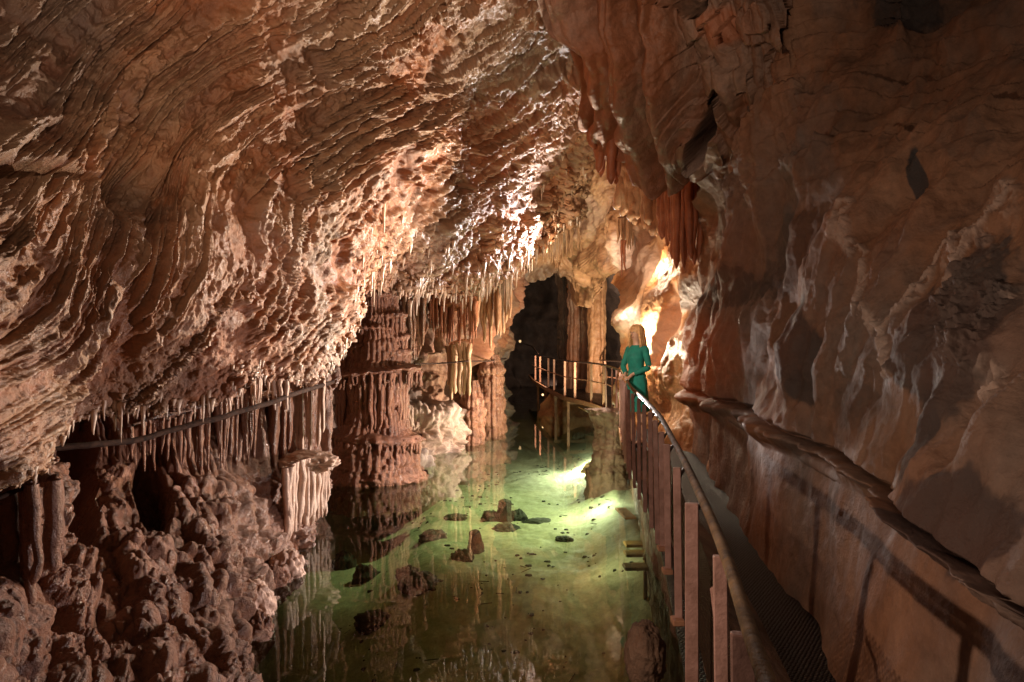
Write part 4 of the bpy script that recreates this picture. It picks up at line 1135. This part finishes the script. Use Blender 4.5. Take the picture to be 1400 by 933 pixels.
cable('cable', [(-20, 622, 4.9), (75, 612, 5.3), (130, 608, 5.5), (190, 602, 5.8), (240, 587, 6.05), (300, 571, 6.35), (350, 557, 6.7), (400, 540, 7.2), (440, 527, 8.0), (456, 522, 8.8)], .026, M['cable'], 'thick dark crusted cable strung across the drip pipes on the near left wall')
cable('cable', [(-20, 690, 3.6), (20, 672, 3.75), (50, 660, 3.9), (78, 648, 4.1)], .014, M['cable'], 'thin cable at the far left edge crossing the top of the dark pillar')
cable('cable', [(566, 498, 12.6), (600, 497, 13.4), (640, 494, 13.5), (668, 494, 15), (692, 490, 16.6)], .016, M['cable'], 'thin cable running along the far left wall behind the pipe columns')
cable('cable', [(736, 484, 24), (728, 474, 26), (716, 470, 28)], .02, M['cable'], 'short cable leading to the small lamp in the tunnel')
cable('cable', [(790, 556, 16.5), (808, 566, 15.5), (815, 580, 14.5), (817, 600, 13.5)], .012, M['board'], 'thin stray cable drooping from the bridge deck beside the rock pillar')


def conduit():
    px = np.linspace(922, 1480, 260); py = np.interp(px, [900, 930, 1000, 1100, 1200, 1300, 1400, 1500], [528, 540, 572, 622, 680, 756, 838, 920])
    Y = RIGHT_D(px, py) + .06
    P = W(px, py, Y)
    a = np.linspace(0, 2 * np.pi, 26, endpoint=False)
    T = np.gradient(P, axis=0); T /= np.linalg.norm(T, axis=1, keepdims=True)
    up = np.array([0, 0, 1.0]); X = np.cross(T, up); X /= np.linalg.norm(X, axis=1, keepdims=True); U = np.cross(X, T)
    V = P[:, None] + .042 * (np.cos(a)[None, :, None] * X[:, None] + np.sin(a)[None, :, None] * U[:, None])
    V = V + (V - P[:, None]) * (.22 * fbm(V, 2, 3, .5, 151) + .40 * fbm(V, 12, 4, .65, 152))[..., None]
    o = link_mesh('conduit', V.reshape(-1, 3), quads(260, 26, True), M['wall'])
    tag(o, 'mortar covered conduit running along the right cave wall above the walkway', 'conduit')


conduit()

# old timber on the popcorn slope
M['timber'] = plain('old_timber', (.24, .13, .08), .75, scale=10, col2=(.12, .06, .04))
tag(MB().box(W(92, 784, 4.55), (.34, .05, .03), (.75, .3, .45), (0, 1, .1), (-.5, 0, .8), bev=.004).build('timber_plank', M['timber']), 'old plank lying slanted on the near left slope beside the dark pillar', 'plank')
tag(MB().box(W(165, 866, 4.2), (.05, .03, .15), bev=.004).build('timber_peg', M['timber']), 'short upright timber peg among the popcorn lumps at the lower left', 'peg')
# ================================================================== 10. the visitor
def build_person():
    base = np.array([1.665, 9.12, DZ])
    th = R(-58); c_, s_ = math.cos(th), math.sin(th)

    def wd(p):
        p = np.asarray(p, float)
        return np.stack([base[0] + p[..., 0] * c_ - p[..., 1] * s_, base[1] + p[..., 0] * s_ + p[..., 1] * c_, base[2] + p[..., 2]], -1)
    # local: facing -y, her left is +x (towards the viewer after turning)
    skin = plain('skin', (.55, .32, .22), .5, var=.12, scale=8, bump=.03)
    dress = plain('green_dress', (.006, .20, .15), .8, scale=12, col2=(.005, .14, .105), bump=.2)
    hair = plain('blonde_hair', (.66, .40, .17), .45, scale=40, col2=(.42, .21, .08), bump=.5)
    shoe = plain('dark_shoe', (.04, .03, .03), .5)
    e = empty('person', tuple(base), 'woman with long blonde hair in green dress standing on walkway, hand on the railing', 'person')
    # body as one skinned figure
    hand = np.array([1.555, 8.98, RZ + .035]) - base
    hl = np.array([hand[0] * c_ + hand[1] * s_, -hand[0] * s_ + hand[1] * c_, hand[2]])
    J = {'pel': (0, 0, .86, .105, .085), 'wai': (0, -.005, 1.02, .098, .075), 'che': (0, -.01, 1.20, .10, .075), 'nec0': (0, .01, 1.335, .055, .05), 'nec1': (0, 0, 1.40, .042, .042), 'hd0': (0, -.012, 1.45, .058, .066), 'hd1': (0, -.008, 1.53, .074, .088), 'hd2': (0, 0, 1.585, .045, .06)}
    for k, sg in (('l', 1), ('r', -1)):
        J['hip' + k] = (sg * .08, 0, .80, .07, .07); J['kne' + k] = (sg * .09, -.01, .45, .055, .055); J['ank' + k] = (sg * .09, .02, .08, .036, .04); J['toe' + k] = (sg * .10, -.13, .035, .036, .025)
        J['sho' + k] = (sg * .155, .01, 1.29, .036, .036)
        tgt = hl if k == 'l' else np.array([hl[0] - .16, hl[1] + .03, hl[2] - .0])
        if k == 'l':
            J['elb' + k] = (.215, .02, 1.05, .026, .026)
        else:
            J['elb' + k] = (-.195, -.07, 1.06, .026, .026)
        J['wri' + k] = (*(tgt + np.array([.0, .035, .035])), .024, .021); J['pal' + k] = (*tgt, .030, .018)
    names = list(J); E = [('pel', 'wai'), ('wai', 'che'), ('che', 'nec0'), ('nec0', 'nec1'), ('nec1', 'hd0'), ('hd0', 'hd1'), ('hd1', 'hd2')]
    for k in 'lr': E += [('pel', 'hip' + k), ('hip' + k, 'kne' + k), ('kne' + k, 'ank' + k), ('ank' + k, 'toe' + k), ('che', 'sho' + k), ('sho' + k, 'elb' + k), ('elb' + k, 'wri' + k), ('wri' + k, 'pal' + k)]
    # fingers
    for k in 'lr':
        p = np.array(J['pal' + k][:3])
        for fi, (ox, L) in enumerate(((-.03, .055), (-.01, .065), (.01, .062), (.03, .05))):
            a_ = f'f{k}{fi}a'; b2 = f'f{k}{fi}b'; c2 = f'f{k}{fi}c'
            J[a_] = (p[0] + ox, p[1] - .035, p[2] - .004, .0095, .009); J[b2] = (p[0] + ox * 1.15, p[1] - .035 - L * .5, p[2] - .018, .0085, .0085); J[c2] = (p[0] + ox * 1.15, p[1] - .035 - L * .6, p[2] - .048, .007, .007)
            names += [a_, b2, c2]; E += [('pal' + k, a_), (a_, b2), (b2, c2)]
        sg = -1 if k == 'l' else 1
        J[f'th{k}a'] = (p[0] + sg * .04, p[1] + .0, p[2] - .01, .010, .010); J[f'th{k}b'] = (p[0] + sg * .052, p[1] - .035, p[2] - .03, .008, .008)
        names += [f'th{k}a', f'th{k}b']; E += [('pal' + k, f'th{k}a'), (f'th{k}a', f'th{k}b')]
    V = wd(np.array([J[n][:3] for n in names])) - base
    me = bpy.data.meshes.new('body'); ix = {n: i for i, n in enumerate(names)}
    me.from_pydata([tuple(v) for v in V], [(ix[a], ix[b2]) for a, b2 in E], [])
    tmp = bpy.data.objects.new('body_tmp', me); COL.objects.link(tmp)
    sk = tmp.modifiers.new('skin', 'SKIN'); sk.use_smooth_shade = True
    for i, n in enumerate(names):
        sv = me.skin_vertices[0].data[i]; sv.radius = J[n][3:5]; sv.use_root = (n == 'pel')
    sb = tmp.modifiers.new('sub', 'SUBSURF'); sb.levels = 2; sb.render_levels = 2
    bpy.context.view_layer.update()
    ev = tmp.evaluated_get(bpy.context.evaluated_depsgraph_get())
    bm = bpy.data.meshes.new_from_object(ev); bm.name = 'body'; bm.materials.clear(); bm.materials.append(skin)
    bpy.data.objects.remove(tmp)
    body = bpy.data.objects.new('body', bm); COL.objects.link(body); body.parent = e

    # face
    eyem = plain('eye', (.06, .045, .04), .3)
    for sx in (-.03, .03):
        fm = MB(); fm.tube(wd(np.array([[sx - .012, -.079, 1.517], [sx, -.086, 1.519], [sx + .012, -.079, 1.517]])), [.003, .0065, .003], 6); fm.build('eye', eyem, body, True)
    nm = MB(); nm.tube(wd(np.array([[0, -.082, 1.515], [0, -.100, 1.485], [0, -.088, 1.478]])), [.007, .012, .008], 8); nm.build('nose', skin, body, True)
    lm = MB(); lm.tube(wd(np.array([[-.022, -.070, 1.452], [0, -.080, 1.451], [.022, -.070, 1.452]])), [.003, .0065, .003], 6); lm.build('mouth', plain('lips', (.45, .14, .12), .45), body, True)

    # dress: rings of the torso down to the knee
    rings = [(.47, .20, .17, 0), (.62, .185, .155, 0), (.78, .172, .135, .003), (.88, .168, .128, .004), (.96, .146, .110, 0), (1.03, .128, .098, -.004), (1.10, .136, .108, -.012), (1.18, .150, .122, -.02), (1.24, .152, .118, -.016), (1.29, .150, .095, -.003), (1.325, .125, .075, .006), (1.345, .085, .062, .008)]
    a = np.linspace(0, 2 * np.pi, 64, endpoint=False)
    zz = np.linspace(rings[0][0], rings[-1][0], 60); q = np.array(rings)
    rx, ry, oy = [np.interp(zz, q[:, 0], q[:, i]) for i in (1, 2, 3)]; rx = rx * .90; ry = ry * .92
    A, I = np.meshgrid(a, np.arange(60)); 
    wr = 1 + .05 * np.sin(A * 9 + I * .05) * np.clip((.95 - zz[I]) * 2.2, 0, 1) + .06 * fbm(np.stack([np.cos(A) + zz[I] * 2, np.sin(A), zz[I] * 7], -1), 1.6, 3, .6, 161)
    P = wd(np.stack([np.cos(A) * rx[I] * wr, np.sin(A) * ry[I] * wr + oy[I], zz[I]], -1))
    dr = link_mesh('dress', P, quads(60, 64, True), dress, e)
    sm = {}
    for k in 'lr':
        s0, e0, w0 = [np.array(J[n + k][:3]) for n in ('sho', 'elb', 'wri')]
        s00 = s0 + (np.array([0, -.01, 1.26]) - s0) * .35
        pth = np.array([s00, s0, (s0 + e0) / 2, e0, (e0 + w0) / 2, w0 + (e0 - w0) * .12])
        u = np.linspace(0, 1, 26); pp = np.stack([np.interp(u, np.linspace(0, 1, 6), pth[:, i]) for i in range(3)], 1)
        kk = np.hanning(5); kk /= kk.sum(); pp = np.stack([np.convolve(np.pad(pp[:, i], 2, 'edge'), kk, 'valid') for i in range(3)], 1)
        rr = np.interp(u, [0, .2, .4, .6, .8, 1], [.05, .052, .043, .039, .036, .033]) * (1 + .05 * np.sin(u * 40))
        MB().tube(wd(pp), rr, 18).build('sleeve', dress, dr, True)
        # shoes
        t = np.array(J['toe' + k][:3]); an = np.array(J['ank' + k][:3])
        MB().tube(wd(np.array([[an[0], .05, .035], [an[0], .0, .045], [t[0], -.08, .036], [t[0], -.16, .028]])), [.036, .042, .042, .022], 12, squash=.85).build('shoe', shoe, e, True)
    # hair: cap and long strands
    hm = MB(); rg = np.random.default_rng(3)
    B, A2 = np.meshgrid(np.linspace(-.5, np.pi / 2, 22), np.linspace(0, 2 * np.pi, 40, endpoint=False), indexing='ij')
    front = (np.sin(A2) < -.45) & (B < .55)
    rad = np.where(front, .80, 1.0)
    cap = np.stack([np.cos(B) * np.cos(A2) * .090 * rad, np.cos(B) * np.sin(A2) * .105 * rad + .004, np.sin(B) * .092 + 1.535], -1)
    hm.add(wd(cap).reshape(-1, 3), [tuple(f) for f in quads(22, 40, True)])
    for i in range(170):
        an = rg.uniform(.05, np.pi - .05) if i % 4 else rg.choice([rg.uniform(-.35, .1), rg.uniform(np.pi - .1, np.pi + .35)])
        L = rg.uniform(.20, .40); r1 = rg.uniform(.9, 1.1)
        x0, y0 = math.cos(an) * .085, math.sin(an) * .098
        k2 = 1.18 + .12 * rg.random() if abs(x0) > .03 else 1.1
        pts = [(x0 * .55, y0 * .55, 1.615), (x0 * r1, y0 * r1, 1.56), (x0 * 1.08 * r1, y0 * 1.08 * r1, 1.47), (x0 * k2 * r1, y0 * 1.2 * r1 + .01, 1.38), (x0 * k2 * 1.05 + rg.normal() * .01, y0 * 1.2 + .02 + rg.normal() * .01, 1.56 - L)]
        hm.tube(wd(np.array(pts)), [.012, .012, .012, .011, .003], 5)
    hm.build('hair', hair, e, True)


build_person()


# ================================================================== 11. lamps and added fills
def lamp_fixture(px, py, Y, label, r, strength):
    c = W(px, py, Y)
    e = empty('wall_light', tuple(c), label, 'lamp')
    MB().box(c + np.array([0, .07, r * 1.1]), (r * 2.4, .16, r * .5), bev=.01).build('housing', M['iron'], e)
    MB().tube(np.array([c + [0, 0, -r], c, c + [0, 0, r]]), [r * .6, r, r * .8], 10).build('bulb', glow('lamp_glow_%d' % px, (1, .62, .28), strength), e, True)


lamp_fixture(711, 467, 28, 'small orange lamp glowing on the tunnel wall', .05, .9)
lamp_fixture(742, 540, 21.5, 'tiny bright lamp low under the far end of the footbridge', .03, 2.5)


def point(name, loc, watts, col, r=.06):
    l = bpy.data.lights.new(name, 'POINT'); l.energy = watts; l.color = col; l.shadow_soft_size = r
    o = bpy.data.objects.new(name, l); COL.objects.link(o); o.location = loc; return o


def spot(name, loc, to, watts, col, ang=100, blend=.6, r=.06):
    l = bpy.data.lights.new(name, 'SPOT'); l.energy = watts; l.color = col; l.spot_size = R(ang); l.spot_blend = blend; l.shadow_soft_size = r
    o = bpy.data.objects.new(name, l); COL.objects.link(o); o.location = loc
    o.rotation_euler = (Vector(to) - Vector(loc)).to_track_quat('-Z', 'Y').to_euler(); return o


WARM = (1.0, .80, .60); COOL = (1.0, .93, .90)
point('niche_lamp', tuple(W(866, 463, 10.55)), 105, (1, .82, .60), .05)
point('ledge_lamp', tuple(W(890, 362, 11.1)), 26, (1, .76, .52), .05)
spot('roof_lamp', (1.6, 13.0, 3.9), (-2.0, 8.0, 5.5), 1000, (1, .94, .92), 92, .8)
spot('vault_lamp', (1.6, 9.3, 3.0), (-4.0, 4.3, 4.0), 1550, (1, .79, .59), 92, 1.0)
spot('lake_fill', (1.9, 11.6, 4.5), (.1, 11.2, -.6), 1750, (1, .97, .88), 60, 1.0, .08)  # added high up to spread light over the bed, no known lamp
point('water_lamp', (1.45, 13.9, -.10), 230, (1, .97, .90), .05)
point('water_lamp', (1.25, 10.6, -.12), 45, (1, .97, .88), .05)
spot('shore_lamp', (1.42, 9.6, .5), (-3, 9.0, .9), 1000, (1, .80, .70), 110, .8)
spot('bank_fill', (.93, 5.6, .55), (-2.2, 4.9, .75), 260, (1, .80, .76), 100, .9)  # extra low spot added for wet highlights on the left bank
point('step_fill', (.98, 8.0, -.06), 9, (1, .85, .6), .04)  # small added light to bring out the sunken steps
spot('far_shore_lamp', (1.6, 13.3, .7), (-1.6, 14.0, 1.9), 900, (1, .80, .64), 118, .8)
spot('arch_fill', (1.0, 13.0, 3.2), (1.5, 16, 4.9), 230, (1, .78, .56), 115, .9)  # added in mid-air to brighten the rear arch
spot('wall_light', (1.0, 7.0, 1.62), (2.0, 2.4, 2.85), 110, (1, .90, .84), 56, .9, .03)  # added to catch the right wall's vein ridges, no real lamp there
spot('walkway_lamp', (-1.6, 1.0, 2.45), (1.8, 4.0, 1.3), 150, (1, .74, .54), 80, .7, .025)
spot('visitor_fill', (-.8, 5.5, 3.2), (1.65, 9.1, 2.0), 420, (1, .84, .66), 30, .8, .1)  # added front fill on the visitor, hung in mid-air
spot('bridge_lamp', (2.3, 16.0, .95), (1.7, 18.8, 3.6), 420, (1, .74, .5), 120, .8)
point('tunnel_fill', (2.08, 22.6, 2.2), 650, (1, .70, .5), .2)  # added fill hidden behind the grey column to lift the tunnel's black
spot('front_fill', (-.5, .6, 3.0), (-1.0, 5, 5.8), 560, (1, .70, .49), 92, .9, .3)  # added fill beside the camera for roof and hanging rock

w = bpy.data.worlds.new('World'); SC.world = w; w.use_nodes = True
w.node_tree.nodes['Background'].inputs[0].default_value = (.80, .56, .42, 1)
w.node_tree.nodes['Background'].inputs[1].default_value = .10

cd = bpy.data.cameras.new('camera'); co = bpy.data.objects.new('camera', cd); COL.objects.link(co)
cd.sensor_width = 36; cd.lens = 24; cd.clip_start = .03; cd.clip_end = 300
co.location = (0, 0, CAMZ); co.rotation_euler = (R(90), 0, 0); SC.camera = co
SC.view_settings.view_transform = 'Standard'; SC.view_settings.look = 'None'; SC.view_settings.exposure = .42; SC.view_settings.gamma = 1
SC.cycles.max_bounces = 8; SC.cycles.transparent_max_bounces = 8; SC.cycles.caustics_reflective = False; SC.cycles.caustics_refractive = False
SC.cycles.use_denoising = True; SC.cycles.sample_clamp_indirect = 4
